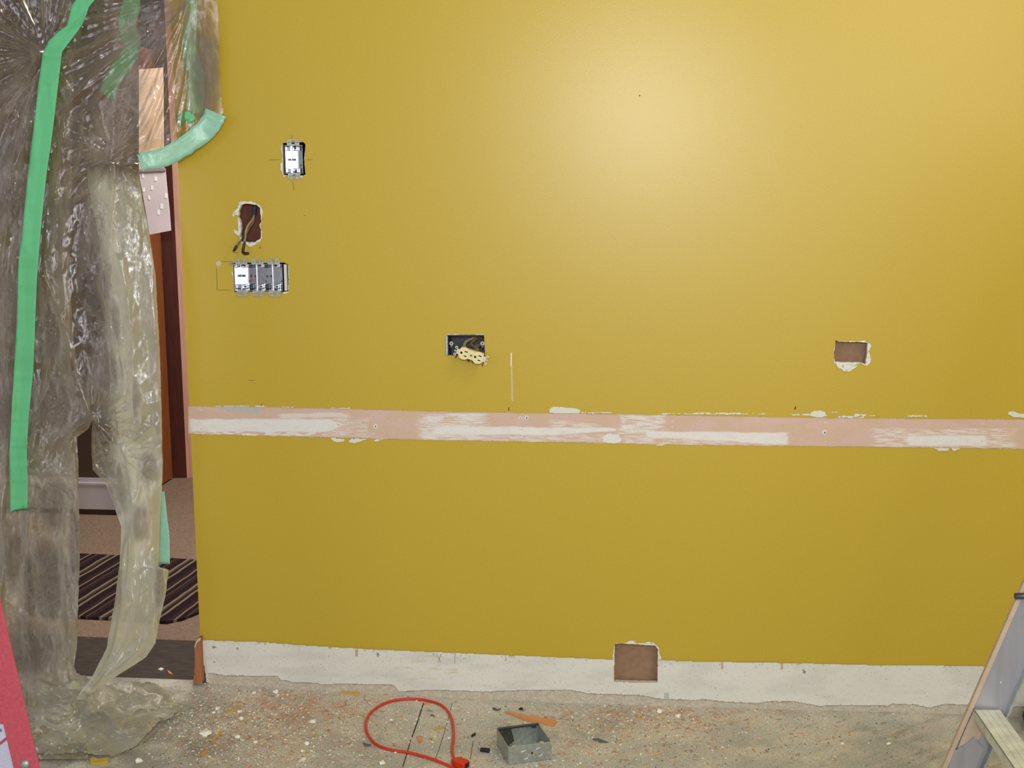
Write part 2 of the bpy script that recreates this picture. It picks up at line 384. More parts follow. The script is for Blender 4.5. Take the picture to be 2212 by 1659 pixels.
outer = [(XE, -.03), (XE, 2.12), (XE-DOORW, 2.12), (XE-DOORW, -.03), (XE-DOORW-.7, -.03), (XE-DOORW-.7, ZT), (1.75, ZT), (1.75, -.03)]
wb.plate(outer, [wpx(h) for h in (H1, H2, H3, H4, H5, H6)], 0, WT, 0, 1)
wall = wb.build('wall_back', [M['yellow'], M['gypsum']]); wall['kind'] = 'structure'
rw_ = MB(); rw_.box((1.75, -2.3, -.03), (1.87, .12, ZT)); rw_.build('wall_shade_right', M['yellow'])['kind'] = 'structure'  # unseen wall added to cut ambient light at the lower right
# inner face of the far wallboard seen through the holes, studs' worth of depth behind
bb = MB(); bb.box((XE+.012, .105, 0), (1.75, .118, ZT)); o = bb.build('wall_hall_side', M['brownboard']); o['kind'] = 'structure'
eb = MB(); eb.box((XE, WT, -.0), (XE+.012, .118, ZT)); o = eb.build('trim_1', M['wood_dk']); o['kind'] = 'structure'
a = PY(508, 430); b_ = PY(575, 535)
rb = MB(); rb.box((a.x-.05, .045, b_.z-.03), (b_.x+.0, .055, a.z+.03)); rb.build('red_brown_backing_board', M['redboard'], wall)
# brown board close behind the two empty cut-outs
for nm, hh in (('backing_board', H5), ('backing_board', H6)):
    xs = [PY(*p).x for p in hh]; zs = [PY(*p).z for p in hh]
    q = MB(); q.box((min(xs)-.03, .030, min(zs)-.03), (max(xs)+.03, .036, max(zs)+.03)); q.build(nm, M['brownboard'], wall)

# ------------------------------------------------------------------ bare strip where the chair rail was
BT = [(405, 877), (568, 878.8), (793, 884), (861, 886), (1000, 889.3), (1244, 893.4), (1380, 894.8), (1600, 899), (1794, 902.6), (1987, 904), (2212, 905.3), (2300, 906)]
BB = [(405, 938), (563, 942), (712, 945.5), (834, 949), (1000, 952.5), (1244, 957), (1380, 960), (1600, 963.6), (1794, 965), (1987, 967.6), (2212, 970.4), (2300, 971)]
PINK = srgb(208, 180, 156); WHT = srgb(226, 224, 218); GRY = srgb(186, 186, 180); LAV = srgb(222, 208, 206); CRW = srgb(220, 220, 206); SAL = srgb(212, 182, 170)
def sm(px, py, x0, x1, y0, y1, soft=12, sy=3, seed=0, freq=(60, 12), amp=10):
    n = fbm(px/freq[0], py/freq[1], seed)*amp
    yc = (y0+y1)/2; hy = (y1-y0)/2
    ex = min(px-x0, x1-px)+n; ey = hy-abs(py-yc)+n*.35
    return ss(-soft*.2, soft, ex)*ss(-.5, sy, ey)
NH = [(434, 887, 2.2), (435, 927, 2), (731, 917, 2.4), (753, 917, 1.6), (775, 922, 1.6), (791, 926, 3), (806, 898, 2), (811, 921, 5.5), (807, 937, 3.2), (1124, 903, 4), (1137, 902, 5), (1127, 921, 1.5), (1127, 928, 1.3), (1132, 943, 3), (1454, 911, 2), (1452, 923, 2.4), (1453, 948, 1.6), (1784, 914, 3), (1781, 934, 6), (1784, 955, 2.5), (2108, 932, 3), (2120, 952, 2.5), (2124, 918, 2)]
OV = [[(1186, 892), (1185, 884), (1195, 878), (1215, 879), (1245, 882), (1255, 886), (1252, 894), (1225, 896)],
      [(1750, 899), (1750, 892), (1758, 887), (1772, 886), (1784, 890), (1786, 899), (1770, 903)],
      [(2176, 894), (2180, 888), (2194, 889), (2200, 893), (2240, 894), (2240, 904), (2200, 902), (2190, 902)],
      [(712, 945), (745, 948), (744, 954), (730, 956), (720, 954)], [(752, 953), (760, 947), (795, 948), (780, 954), (764, 958), (755, 956)],
      [(807, 949), (832, 948), (820, 952), (814, 955), (808, 953)], [(2018, 967), (2052, 968), (2048, 974), (2030, 975), (2022, 972)],
      [(2055, 968), (2085, 969), (2074, 971), (2062, 975), (2056, 973)], [(1416, 959), (1440, 960), (1428, 964), (1418, 963)]]
DASH = [(465, 570, 875, 879.5), (570, 640, 877, 881), (640, 760, 880, 884), (1255, 1322, 889, 893), (1366, 1376, 891, 892), (1426, 1470, 891, 895), (1477, 1600, 890, 896), (1600, 1668, 892, 896), (1700, 1750, 892.5, 898), (1793, 1812, 888, 892), (1810, 1866, 897, 903), (1845, 1872, 893, 899), (1872, 1900, 896, 899), (1960, 2003, 895, 901)]
def band(px, py):
    t = lerp(BT, px)+fbm(px/9, 1)*.5; b = lerp(BB, px)+fbm(px/11, 4)*.7
    inside = t <= py <= b
    if not inside:
        for P in OV:
            if inpoly(px+fbm(px/5, py/5, 3)*.8, py+fbm(px/5, py/5, 9)*.8, P): return (*CRW, .0012)
        for (x0, x1, y0, y1) in DASH:
            yy = y0+(t-lerp(BT, px))*0
            if x0 < px < x1 and y0+fbm(px/7, y0)*1.6+.7 < py < y1+fbm(px/9, y1)*1.0:
                if fbm(px/14, py/3, y0) > -.28: return (*CRW, .0006)
        return None
    c = mixc(PINK, SAL, ss(-.3, .5, fbm(px/70, py/25, 2)))
    rel = 0
    st = fbm(px/40+py/30, py/2.2-px/60, 7)          # scraper streaks
    W1 = 0
    W1 = max(W1, sm(px, py, 406, 748-abs(py-918)*2.5, 904, 934, seed=1, amp=7)*1.0)
    W1 = max(W1, sm(px, py, 406, 690, 932, 947, seed=5, amp=8)*(ss(-.25, .15, fbm(px/26, py/7, 3))))
    W1 = max(W1, sm(px, py, 600, 760, 892, 904, seed=8)*.65)
    W1 = max(W1, sm(px, py, 690, 800, 902, 944, seed=2)*.6*ss(-.3, .3, st))
    W1 = max(W1, sm(px, py, 899, 1060, 892, 952, seed=3, soft=20)*.85*ss(-.5, .15, st))
    W1 = max(W1, sm(px, py, 930, 1335, 920+ (px-1000)*.012, 941-max(0, px-1200)*.07, seed=4, amp=5))
    W1 = max(W1, sm(px, py, 1040, 1335, 938, 956, seed=12)*.65*ss(-.3, .3, st))
    W1 = max(W1, sm(px, py, 1185, 1300, 905+(px-1185)*.1, 922+(px-1185)*.1, seed=6)*.7*ss(-.4, .2, st))
    W1 = max(W1, 1.0*(((px-1322)/20)**2+((py-948)/11)**2+fbm(px/6, py/6)*.4 < 1))
    W1 = max(W1, sm(px, py, 1336, 1440, 897, 938, seed=7)*.9*ss(-.5, .2, st))
    W1 = max(W1, sm(px, py, 1390, 1706, 930+(px-1390)*.014, 945+(px-1390)*.055, seed=9, amp=5))
    W1 = max(W1, sm(px, py, 1345, 1700, 938, 962, seed=10)*.7*ss(-.35, .3, st))
    W1 = max(W1, sm(px, py, 1955, 2135, 940, 964, seed=11, amp=6))
    W1 = max(W1, sm(px, py, 1876, 2200, 925, 967, seed=13, soft=25)*.75*ss(-.35, .35, st))
    c = mixc(c, mixc(WHT, LAV, .4*ss(0, .5, fbm(px/30, py/10, 5))), min(1, W1))
    rel = .0005*W1
    if 465 < px < 560 and py < 878+ (px-465)*.13+ (1 if px < 470 else 5): c = mixc(c, GRY, .85)
    if py-t < 1.3: c = mixc(c, srgb(150, 152, 140), .6)
    if b-py < 1.2 and fbm(px/40, 2) > -.1: c = mixc(c, srgb(120, 84, 66), .6)
    for x, y, r in NH:
        d = math.hypot(px-x, py-y)+fbm(px/3, py/3, x)*.8
        if d < r*1.05: c = mixc(CRW, c, ss(r*.7, r*1.05, d)); rel += .0004
        if math.hypot(px-x-.4, py-y-.4) < max(.9, r*.33): c = srgb(92, 88, 84); rel = -.0002
    return (*c, rel)
bo = paint_grid('bare_rail_strip', 407, 2262, 870, 980, 1.25, band, -.0009, M['painted'], wall)
bo['label'] = 'pinkish bare plaster strip with white filler smears'

# ------------------------------------------------------------------ bare strip where the baseboard was
ST = [(430, 1381.5), (563, 1386), (658, 1393), (807, 1402), (1000, 1410), (1161, 1417), (1323, 1424), (1430, 1425), (1500, 1428), (1726, 1431.6), (1884, 1435.7), (2000, 1436.2), (2260, 1441)]
SG = [(430, 1450), (451, 1453.6), (489, 1459), (600, 1460.4), (606, 1468.5), (620, 1470), (633, 1474), (685, 1475), (698, 1479), (739, 1476.6), (850, 1479), (862, 1494), (929, 1490), (1000, 1492), (1049, 1494), (1124, 1490.5), (1231, 1490), (1273, 1498), (1385, 1501.7), (1422, 1509), (1500, 1512.5), (1518, 1510), (1568, 1516), (1636, 1518.7), (1658, 1515), (1715, 1515), (1771, 1525), (1816, 1523), (1918, 1524), (1929, 1520), (1981, 1522), (2000, 1528), (2016, 1526.5), (2041, 1521), (2091, 1522), (2260, 1529)]
BW = srgb(222, 222, 212); GYP = srgb(188, 178, 158)
DENT = [(462, 1398, 7, 5), (513, 1401, 4, 5), (463, 1430, 5, 4), (816, 1415, 5, 9), (1122, 1429, 1.8, 2.2), (1436, 1440, 2.2, 2.2), (1737, 1451, 6, 9), (2072, 1450, 2.4, 2.6), (469, 1423, 1.6, 1.6), (1758, 1445, 1.8, 1.8)]
h6box = (1323, 1424, 1386, 1478)
H6w = H6
def base(px, py):
    t = lerp(ST, px)+fbm(px/14, 2)*.5
    if px < 437+max(0, py-1395)*.10+fbm(py/6, 3)*1.6: return None
    if py < t: return None
    if h6box[0] < px < h6box[1] and py < h6box[3] and inpoly(px, py, H6w): return None
    g = lerp(SG, px)+fbm(px/12, 6)*1.3
    if py < g:
        c = mixc(BW, srgb(212, 212, 202), ss(-.2, .6, fbm(px/120, py/30, 1)))
        k = fbm(px/5, py/9, 4)
        if py-t < 14 and k > .62-.40*(1-(py-t)/14) and fbm(px/60, 5) > .05: c = mixc(c, srgb(160, 148, 116), .5)
        if py-t < 1.4: c = mixc(c, srgb(150, 140, 108), .7)
        if 1415 < py < 1470 and 850 < px < 990: c = mixc(c, srgb(206, 190, 150), .5*ss(.1, .5, fbm(px/50, py/8, 8)))
        if fbm(px/4, py/3, 9) > .62: c = mixc(c, srgb(150, 148, 138), .5)
        for x, y, w_, h_ in DENT:
            d = math.hypot((px-x)/w_, (py-y)/h_)+fbm(px/3, py/3, x)*.35
            if d < 1.1: c = mixc(BW, c, .3); 
            if d < .55: c = mixc(c, srgb(110, 108, 112), .75)
        for x, y in ((770, 1409), (1560, 1436), (1689, 1438)):
            if abs(px-x) < 3 and y-6 < py < y+9: c = mixc(c, srgb(186, 132, 84), .7)
        for x, y, l in ((943, 1412, 20), (953, 1412, 20), (983, 1413, 20)):
            dx = px-x-(py-y)*(.5 if x == 943 else (-.35 if x == 953 else 0))
            if abs(dx) < .8 and 0 < py-y < l: c = mixc(c, srgb(110, 106, 90), .7)
        if 1434 < px < 1446 and 1496 < py < 1510: c = mixc(c, srgb(170, 176, 170), .7)
        if py > g-1.6: c = mixc(c, srgb(240, 240, 232), .5)
        return (*c, .0012)
    c = mixc(GYP, srgb(196, 190, 172), ss(-.2, .4, fbm(px/16, py/8, 2)))
    if fbm(px/3-py/9, py/6, 7) > .35: c = mixc(c, srgb(216, 214, 204), .6)
    if py-g < 2: c = mixc(c, srgb(138, 122, 104), .6)
    return (*c, 0)
so = paint_grid('bare_base_strip', 432, 2262, 1378, 1556, 1.5, base, -.0014, M['painted'], wall)
so['label'] = 'white unpainted base strip above torn gypsum'

# torn paper rims of the cut-outs
def rim_patch(polys, holes, bounds, name='torn_paper_rim', col=None, off=-.0012):
    def f(px, py):
        for h in holes:
            if inpoly(px, py, h): return None
        x = px+fbm(px/3, py/3, 1)*.5; y = py+fbm(px/3, py/3, 5)*.5
        for P in polys:
            if inpoly(x, y, P):
                n = fbm(px/6, py/6, 2)
                return (*mixc(col or srgb(226, 226, 212), srgb(190, 188, 172), ss(.0, .6, n)), .0006+.0016*abs(n))
        return None
    return paint_grid(name, *bounds, .6, f, off, M['painted'], wall)
rim_patch([[(606, 318), (611, 308), (613, 330), (613, 376), (617, 378), (613, 384), (610, 376), (606, 368), (605, 355), (609, 347), (609, 335)],
           [(648, 377), (653, 376), (654, 384), (649, 386), (646, 383)], [(657, 320), (659.5, 326), (659, 342), (657, 342)]], [H1], (600, 664, 300, 390))
rim_patch([[(516, 437), (521, 435), (530, 434), (536, 436), (541, 433.5), (548, 437), (558, 440), (564, 447), (568, 456), (566, 470), (564, 477), (567, 480), (564, 482), (563, 488), (566, 500), (566, 514), (562, 522), (552, 528), (543, 534), (536, 532), (528, 524), (521, 527), (516, 519), (519, 511), (512, 508), (506, 502), (504, 496), (508, 497), (514, 499), (514, 485), (513, 474), (514, 466), (510, 464), (504, 468), (501, 466), (504, 458), (510, 452), (514, 449)]], [H2], (498, 572, 428, 540))
rim_patch([[(500, 590), (503, 586), (504, 600), (503, 600)], [(612, 566), (618, 570), (624, 574), (625, 600), (624, 632), (612, 636), (611, 631), (622, 629), (621, 572)]], [H3], (498, 630, 560, 640))
rim_patch([[(1802, 750), (1804, 740), (1805, 733), (1808, 737), (1832, 737), (1840, 736), (1854, 738), (1860, 736), (1867, 734.5), (1872, 739), (1877, 740), (1882, 744), (1882, 750), (1877, 758), (1880, 768), (1882, 776), (1880, 785), (1873, 790), (1868, 790), (1858, 784), (1853, 788), (1848, 795), (1836, 802), (1828, 804), (1822, 802), (1816, 796), (1812, 796), (1808, 792), (1806, 786), (1801, 784), (1802, 768), (1799, 762)]], [H5], (1796, 1888, 730, 808))
rim_patch([[(1322, 1424), (1325, 1406), (1326, 1394), (1332, 1389), (1350, 1389), (1360, 1384), (1370, 1383), (1376, 1389), (1392, 1389), (1400, 1385.5), (1410, 1387), (1418, 1393), (1424, 1400), (1424, 1410), (1429, 1420), (1427, 1430), (1422, 1436), (1418, 1440), (1330, 1440), (1324, 1436)]], [H6], (1318, 1434, 1380, 1440))
rim_patch([[(964, 724), (968, 721), (1000, 721.5), (1020, 722), (1046, 721.5), (1047, 724), (1030, 725), (1000, 725)]], [H4], (960, 1052, 716, 728))

fl_ = MB(); a_ = PY(612.6, 571, 0); b_ = PY(620.5, 628, 0); fl_.box((a_.x, .0005, b_.z), (b_.x, WT, a_.z)); fl_.build('plaster_sliver', M['gypsum'], wall)
# small marks on the paint
mk = MB()
def line(p, q, w=.6, mi=0, off=-.0006):
    a = PY(*p, off); b = PY(*q, off); d = (b-a).normalized(); s = Vector((-d.z, 0, d.x))*(w*.001235)
    mk.add([a-s, b-s, b+s, a+s], [(0, 1, 2, 3)], mi)
for p, q in (((581, 345.5), (604, 345)), ((662, 345), (675, 345)), ((630, 292), (631, 300)), ((632, 392), (635, 412)),
             ((479, 565), (502, 565)), ((467.5, 580), (469, 626)), ((469, 626), (500, 627)), ((503, 545), (514, 546)), ((537, 822), (551, 821)), ((656, 465), (661, 465.5)), ((450+770/6.91, 530), (450+772/6.91, 536)), ((560, 534), (562, 537)), ((564, 534), (562, 537))):
    line(p, q, .45, 0)
line((1099, 880), (1099, 887), .9, 1); line((1717, 885), (1718.5, 878), 1.2, 1); line((565, 871), (565.5, 875), .6, 1)
line((1104.5, 762), (1104, 790), 1.6, 3); line((1105, 790), (1106.5, 866), 1.9, 2)
def disc(px, py, r, mi, off=-.0007, n=18):
    c = PY(px, py, off); mk.add([c+Vector((math.cos(k*2*math.pi/n), 0, math.sin(k*2*math.pi/n)))*r*.001235 for k in range(n)], [tuple(range(n))], mi)
disc(472, 569.7, 6.3, 2); disc(498, 569.5, 5, 4); disc(502, 569.5, 1.2, 1)
disc(1382, 206, 1.3, 1); disc(1381.5, 207.5, 1.8, 2)
for x, y in ((459, 682), (846, 537), (1251, 851), (1040, 683), (1500, 605)): disc(x, y, .9, 2)
M['pencil'] = mat('pencil_line', srgb(112, 100, 44), .8); M['chalk'] = mat('scuffed_chalk', srgb(204, 190, 150), .9, nscale=300, namt=.15)
M['chalkw'] = mat('white_scrape', srgb(226, 222, 196), .9); M['greyf'] = mat('grey_filler', srgb(160, 146, 130), .8); M['ink'] = mat('dark_ink', srgb(60, 50, 34), .8)
mk.build('wall_mark', [M['pencil'], M['ink'], M['chalk'], M['chalkw'], M['greyf']], wall)

# ------------------------------------------------------------------ floor
JX = [(-3, .0), (3, .0)]
def floorcol(p, px, py):
    g1 = srgb(194, 194, 182); g2 = srgb(178, 178, 168); dust = srgb(208, 203, 186); brn = srgb(200, 152, 112); dk = srgb(112, 110, 102)
    x, y = p.x, p.y
    c = mixc(g1, g2, ss(-.4, .4, fbm(x*4, y*4, 1)))
    c = mixc(c, dust, .8*ss(-.25, .45, fbm(x*7, y*9, 3)+.3-abs(y+.06)*1.6+ (x+.9)*-.1))
    nb = fbm(x*22, y*30, 5)
    wz = 0
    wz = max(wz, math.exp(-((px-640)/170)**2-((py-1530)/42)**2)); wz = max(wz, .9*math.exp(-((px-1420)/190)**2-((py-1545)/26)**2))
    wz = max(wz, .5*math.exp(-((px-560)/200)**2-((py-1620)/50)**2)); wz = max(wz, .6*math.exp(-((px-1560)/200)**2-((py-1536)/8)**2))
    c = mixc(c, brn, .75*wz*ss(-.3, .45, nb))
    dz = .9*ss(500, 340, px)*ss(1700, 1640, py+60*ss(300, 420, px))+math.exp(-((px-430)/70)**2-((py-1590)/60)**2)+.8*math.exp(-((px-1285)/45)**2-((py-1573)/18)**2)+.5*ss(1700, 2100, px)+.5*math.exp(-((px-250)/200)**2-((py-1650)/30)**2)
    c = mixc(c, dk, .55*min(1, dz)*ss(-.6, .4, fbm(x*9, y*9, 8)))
    st = fbm(x*5+y*5, y*26-x*22, 9)          # diagonal scrapes at the right
    c = mixc(c, srgb(208, 196, 182), ss(1500, 1900, px)*ss(.1, .8, st)*.5)
    c = mixc(c, srgb(124, 118, 110), ss(1500, 1900, px)*ss(.15, .8, -st)*.4)
    return c
def project(p):
    d = p-CAM; z = d.dot(_f)
    return (IW/2+FPX*d.dot(_r)/z, IH/2-FPX*d.dot(_u)/z)
def make_floor():
    xs0, xs1, y0, y1 = -2.3, 1.75, -1.05, .02
    st = .006
    nx = int((xs1-xs0)/st/1.0); ny = int((y1-y0)/st)
    vs = []; cs = []
    for j in range(ny+1):
        for i in range(nx+1):
            x = xs0+(xs1-xs0)*i/nx; y = y0+(y1-y0)*j/ny
            z = gz(x); p = Vector((x, y, z)); px, py = project(p)
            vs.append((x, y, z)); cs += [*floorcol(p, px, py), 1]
    fs = [(j*(nx+1)+i, j*(nx+1)+i+1, (j+1)*(nx+1)+i+1, (j+1)*(nx+1)+i) for j in range(ny) for i in range(nx)]
    b = len(vs)
    vs += [(xs0, -4.5, gz(xs0)), (xs1, -4.5, gz(xs1))]; cs += [*srgb(146, 144, 132), 1]*2
    fs.append((b, b+1, nx, 0))
    me = bpy.data.meshes.new('floor'); me.from_pydata(vs, [], fs)
    ca = me.color_attributes.new('Col', 'FLOAT_COLOR', 'POINT'); ca.data.foreach_set('color', cs)
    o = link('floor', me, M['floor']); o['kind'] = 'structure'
    return o
floor = make_floor()
# seams in the subfloor sheets
sb = MB()
def seam(pts, w, mi=0):
    for (p, q, ww) in [(pts[i], pts[i+1], w) for i in range(len(pts)-1)]:
        a = FL(*p, .0006); b = FL(*q, .0006); d = (b-a); d.z = 0; d.normalize(); s = Vector((-d.y, d.x, 0))*ww*.5
        sb.add([a-s, b-s, b+s, a+s], [(0, 1, 2, 3)], mi)
seam([(915, 1518), (903, 1556), (890, 1592)], .0032); seam([(887, 1598), (880, 1625), (868, 1662)], .0026)
seam([(977, 1518), (966, 1562), (948, 1620), (940, 1640)], .0012); seam([(1022, 1600), (1016, 1640)], .0012)
sb.build('board_seam', M['darkhole'], floor)

# ------------------------------------------------------------------ hallway beyond the doorway
HX0, HX1, HY1 = -3.2, -.2, 2.9
hc = MB(); hc.box((HX0, .34, -.03), (HX1, HY1, .004)); o = hc.build('floor_hall_carpet', M['carpet']); o['kind'] = 'structure'
th = MB(); th.box((XE-DOORW-.1, .0, -.03), (XE+.03, .36, .003)); th.build('trim_2', M['threshold'])['kind'] = 'structure'
# wall facing us with its pale base; its foot is seen at (175,1105)-(262,1113)
pa = FL(175, 1106); pb = FL(262, 1114)
yw = (pa.y+pb.y)/2
xr_ = PZ(330, 1116, 0).x
hw = MB(); hw.box((HX0, yw, 0), (xr_, yw+.12, 2.5)); o = hw.build('wall_hall', M['hallwall']); o['kind'] = 'structure'
zb = PY(175, 1040, yw).z - PY(175, 1106, yw).z
bs = MB(); bs.box((HX0, yw-.014, .03), (xr_, yw, .03+zb*.80)); bs.box((HX0, yw-.018, .03+zb*.80), (xr_, yw, .03+zb*.86)); bs.box((HX0, yw-.008, .03+zb*.86), (xr_, yw, .03+zb))
o = bs.build('baseboard_hall', M['hallbase']); o['kind'] = 'structure'
# stained wood door standing open, and the dark frame beyond it
pd0 = FL(322, 1066); pd1 = FL(373, 1034); pd2 = FL(404, 1031); pd3 = FL(417, 1030)
nd = (pd1-pd0); nd.z = 0; nd.normalize(); perp = Vector((-nd.y, nd.x, 0))
wd = thing('wooden_door', (pd0.x, pd0.y, 0.004), 'orange-brown stained wooden door standing ajar in the hall, behind the card sheet', 'door')
db = MB(); q0 = pd0-nd*.35
for p in (0,):
    A = [q0, pd1, pd1+perp*.04, q0+perp*.04]
    db.hexa([Vector((v.x, v.y, .012)) for v in A], [Vector((v.x, v.y, 2.05)) for v in A])
dd = db.build('door_slab', M['wood_or'], wd, origin=(pd0.x, pd0.y, .004))
wf = MB()
A = [pd1+Vector((-.01, .02, 0)), pd2, pd2+Vector((.0, .15, 0)), pd1+Vector((-.01, .15, 0))]
wf.hexa([Vector((v.x, v.y, .0)) for v in A], [Vector((v.x, v.y, 2.4)) for v in A])
wf.build('trim_3', M['wood_dk'])['kind'] = 'structure'
wf = MB()
A = [pd2, pd3+Vector((.0, 0, 0)), pd3+Vector((0, .15, 0)), pd2+Vector((0, .15, 0))]
wf.hexa([Vector((v.x, v.y, .0)) for v in A], [Vector((v.x, v.y, 2.4)) for v in A])
wf.build('trim_4', M['wood_pk'])['kind'] = 'structure'
wf = MB(); A = [pd3, pd3+Vector((.9, -.05, 0)), pd3+Vector((.9, .1, 0)), pd3+Vector((0, .1, 0))]
wf.hexa([Vector((v.x, v.y, .0)) for v in A], [Vector((v.x, v.y, 2.4)) for v in A]); wf.build('wall_hall_right', M['hallwall'])['kind'] = 'structure'
hwb = MB(); hwb.box((HX0, HY1, 0), (HX1, HY1+.1, 2.5)); hwb.build('wall_hall_far', M['hallwall'])['kind'] = 'structure'
hwb = MB(); hwb.box((HX0-.1, 0.2, 0), (HX0, HY1, 2.5)); hwb.build('wall_hall_left', M['hallwall'])['kind'] = 'structure'
hwb = MB(); hwb.box((HX0, .12, 2.5), (HX1+.6, HY1, 2.6)); hwb.build('ceiling_hall', M['hallbase'])['kind'] = 'structure'
# striped rug
RP = [(60, 1196), (200, 1200), (330, 1206), (430, 1212), (560, 1216), (560, 1250), (480, 1294), (450, 1312), (425, 1326), (395, 1338), (362, 1345), (330, 1344), (240, 1338), (60, 1330)]
R3 = [FL(x, y) for x, y in RP]; rc = sum(R3, Vector())/len(R3); rc.z = .004
sdir = FL(243, 1291)-FL(178, 1333); ang = math.atan2(sdir.y, sdir.x)
rg = MB(); rg.hexa([Vector((p.x, p.y, .004)) for p in R3], [Vector((p.x, p.y, .014)) for p in R3])
rug = rg.build('striped_rug', rug_mat(ang), origin=rc); tag(rug, 'dark brown rug with thin tan diagonal stripes on the hall carpet', 'rug')
# off-white card hanging on the door
yc = yw-.02
cs_ = thing('card_sheet', PY(337, 440, yc), 'tilted off-white card dotted with bright white rectangles, hanging in front of the wooden hall door', 'card')
def flat(name, poly, y, th_, material, parent, mi=0):
    q = MB(); f = [PY(x, yy, y) for x, yy in poly]; q.hexa(f, [p+Vector((0, th_, 0)) for p in f])
    return q.build(name, material, parent, origin=parent.location if parent else None)
flat('sheet', [(299, 371), (357, 368), (361, 410), (366, 455), (369, 498), (323, 507), (310, 430)], yc, .004, M['card'], cs_)
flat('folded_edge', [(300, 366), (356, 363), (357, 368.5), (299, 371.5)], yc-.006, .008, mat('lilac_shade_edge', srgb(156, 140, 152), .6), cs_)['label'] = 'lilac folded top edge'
M['cream_card'] = mat('cream_upper_card', srgb(222, 196, 178), .6)
flat('upper_sheet', [(300, 150), (352, 146), (354, 363), (300, 366)], yc+.006, .004, M['cream_card'], cs_)['label'] = 'salmon-cream upper sheet'
for x, y, w_, h_, sk in ((308, 380, 4, 9, 1), (336, 386.5, 5, 9, 0), (310, 410, 4.5, 9, 0), (328, 406, 4, 9, 0), (321, 427, 4, 9, 1.5), (358, 423, 4.5, 10, 0), (349, 446, 5.5, 10, 0), (342, 458.5, 5, 10, 0)):
    flat('white_rectangle', [(x-w_/2, y-h_/2), (x+w_/2, y-h_/2), (x+w_/2+sk*.6, y+h_/2), (x-w_/2+sk, y+h_/2)], yc-.0012, .001, M['sticker'], cs_)

# broken casing stub beside the wall end
cb = thing('casing_stub', (PY(428, 1475, -.01).x, -.01, .0), 'broken orange-brown wood casing stub standing at the foot of the wall end', 'trim')
ol = [(419.5, 1397), (422, 1387), (427, 1379), (433, 1377.5), (433, 1400), (435, 1440), (438, 1474), (430, 1476), (416, 1478), (419, 1455), (420.5, 1430)]
fr_ = [PY(x, y, -.022) for x, y in ol]
q = MB(); q.hexa(fr_, [p+Vector((0, .02, 0)) for p in fr_]); q.build('wood', M['wood_stub'], cb, origin=cb.location, bevel=.001)
ol = [(419.6, 1397), (423, 1387), (428, 1380), (433.5, 1377), (433.5, 1383), (428, 1386), (424, 1392), (421.5, 1400)]
fr_ = [PY(x, y, -.0235) for x, y in ol]
q = MB(); q.hexa(fr_, [p+Vector((0, .0015, 0)) for p in fr_]); q.build('paint_edge', M['tan_chip'], cb, origin=cb.location)
# crumbled corner of the wall end
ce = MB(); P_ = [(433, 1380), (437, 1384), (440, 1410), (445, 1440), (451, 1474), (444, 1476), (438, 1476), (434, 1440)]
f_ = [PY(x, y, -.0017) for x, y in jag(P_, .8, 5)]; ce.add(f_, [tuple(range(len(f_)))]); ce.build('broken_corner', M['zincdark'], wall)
ce = MB(); P_ = [(437, 1392), (440, 1398), (444, 1425), (450, 1455), (452, 1474), (446, 1474), (443, 1450), (439, 1425)]
f_ = [PY(x, y, -.003) for x, y in jag(P_, .9, 5)]; ce.hexa(f_, [p+Vector((0, .0012, 0)) for p in f_]); ce.build('torn_corner_flap', M['gypsum'], wall)

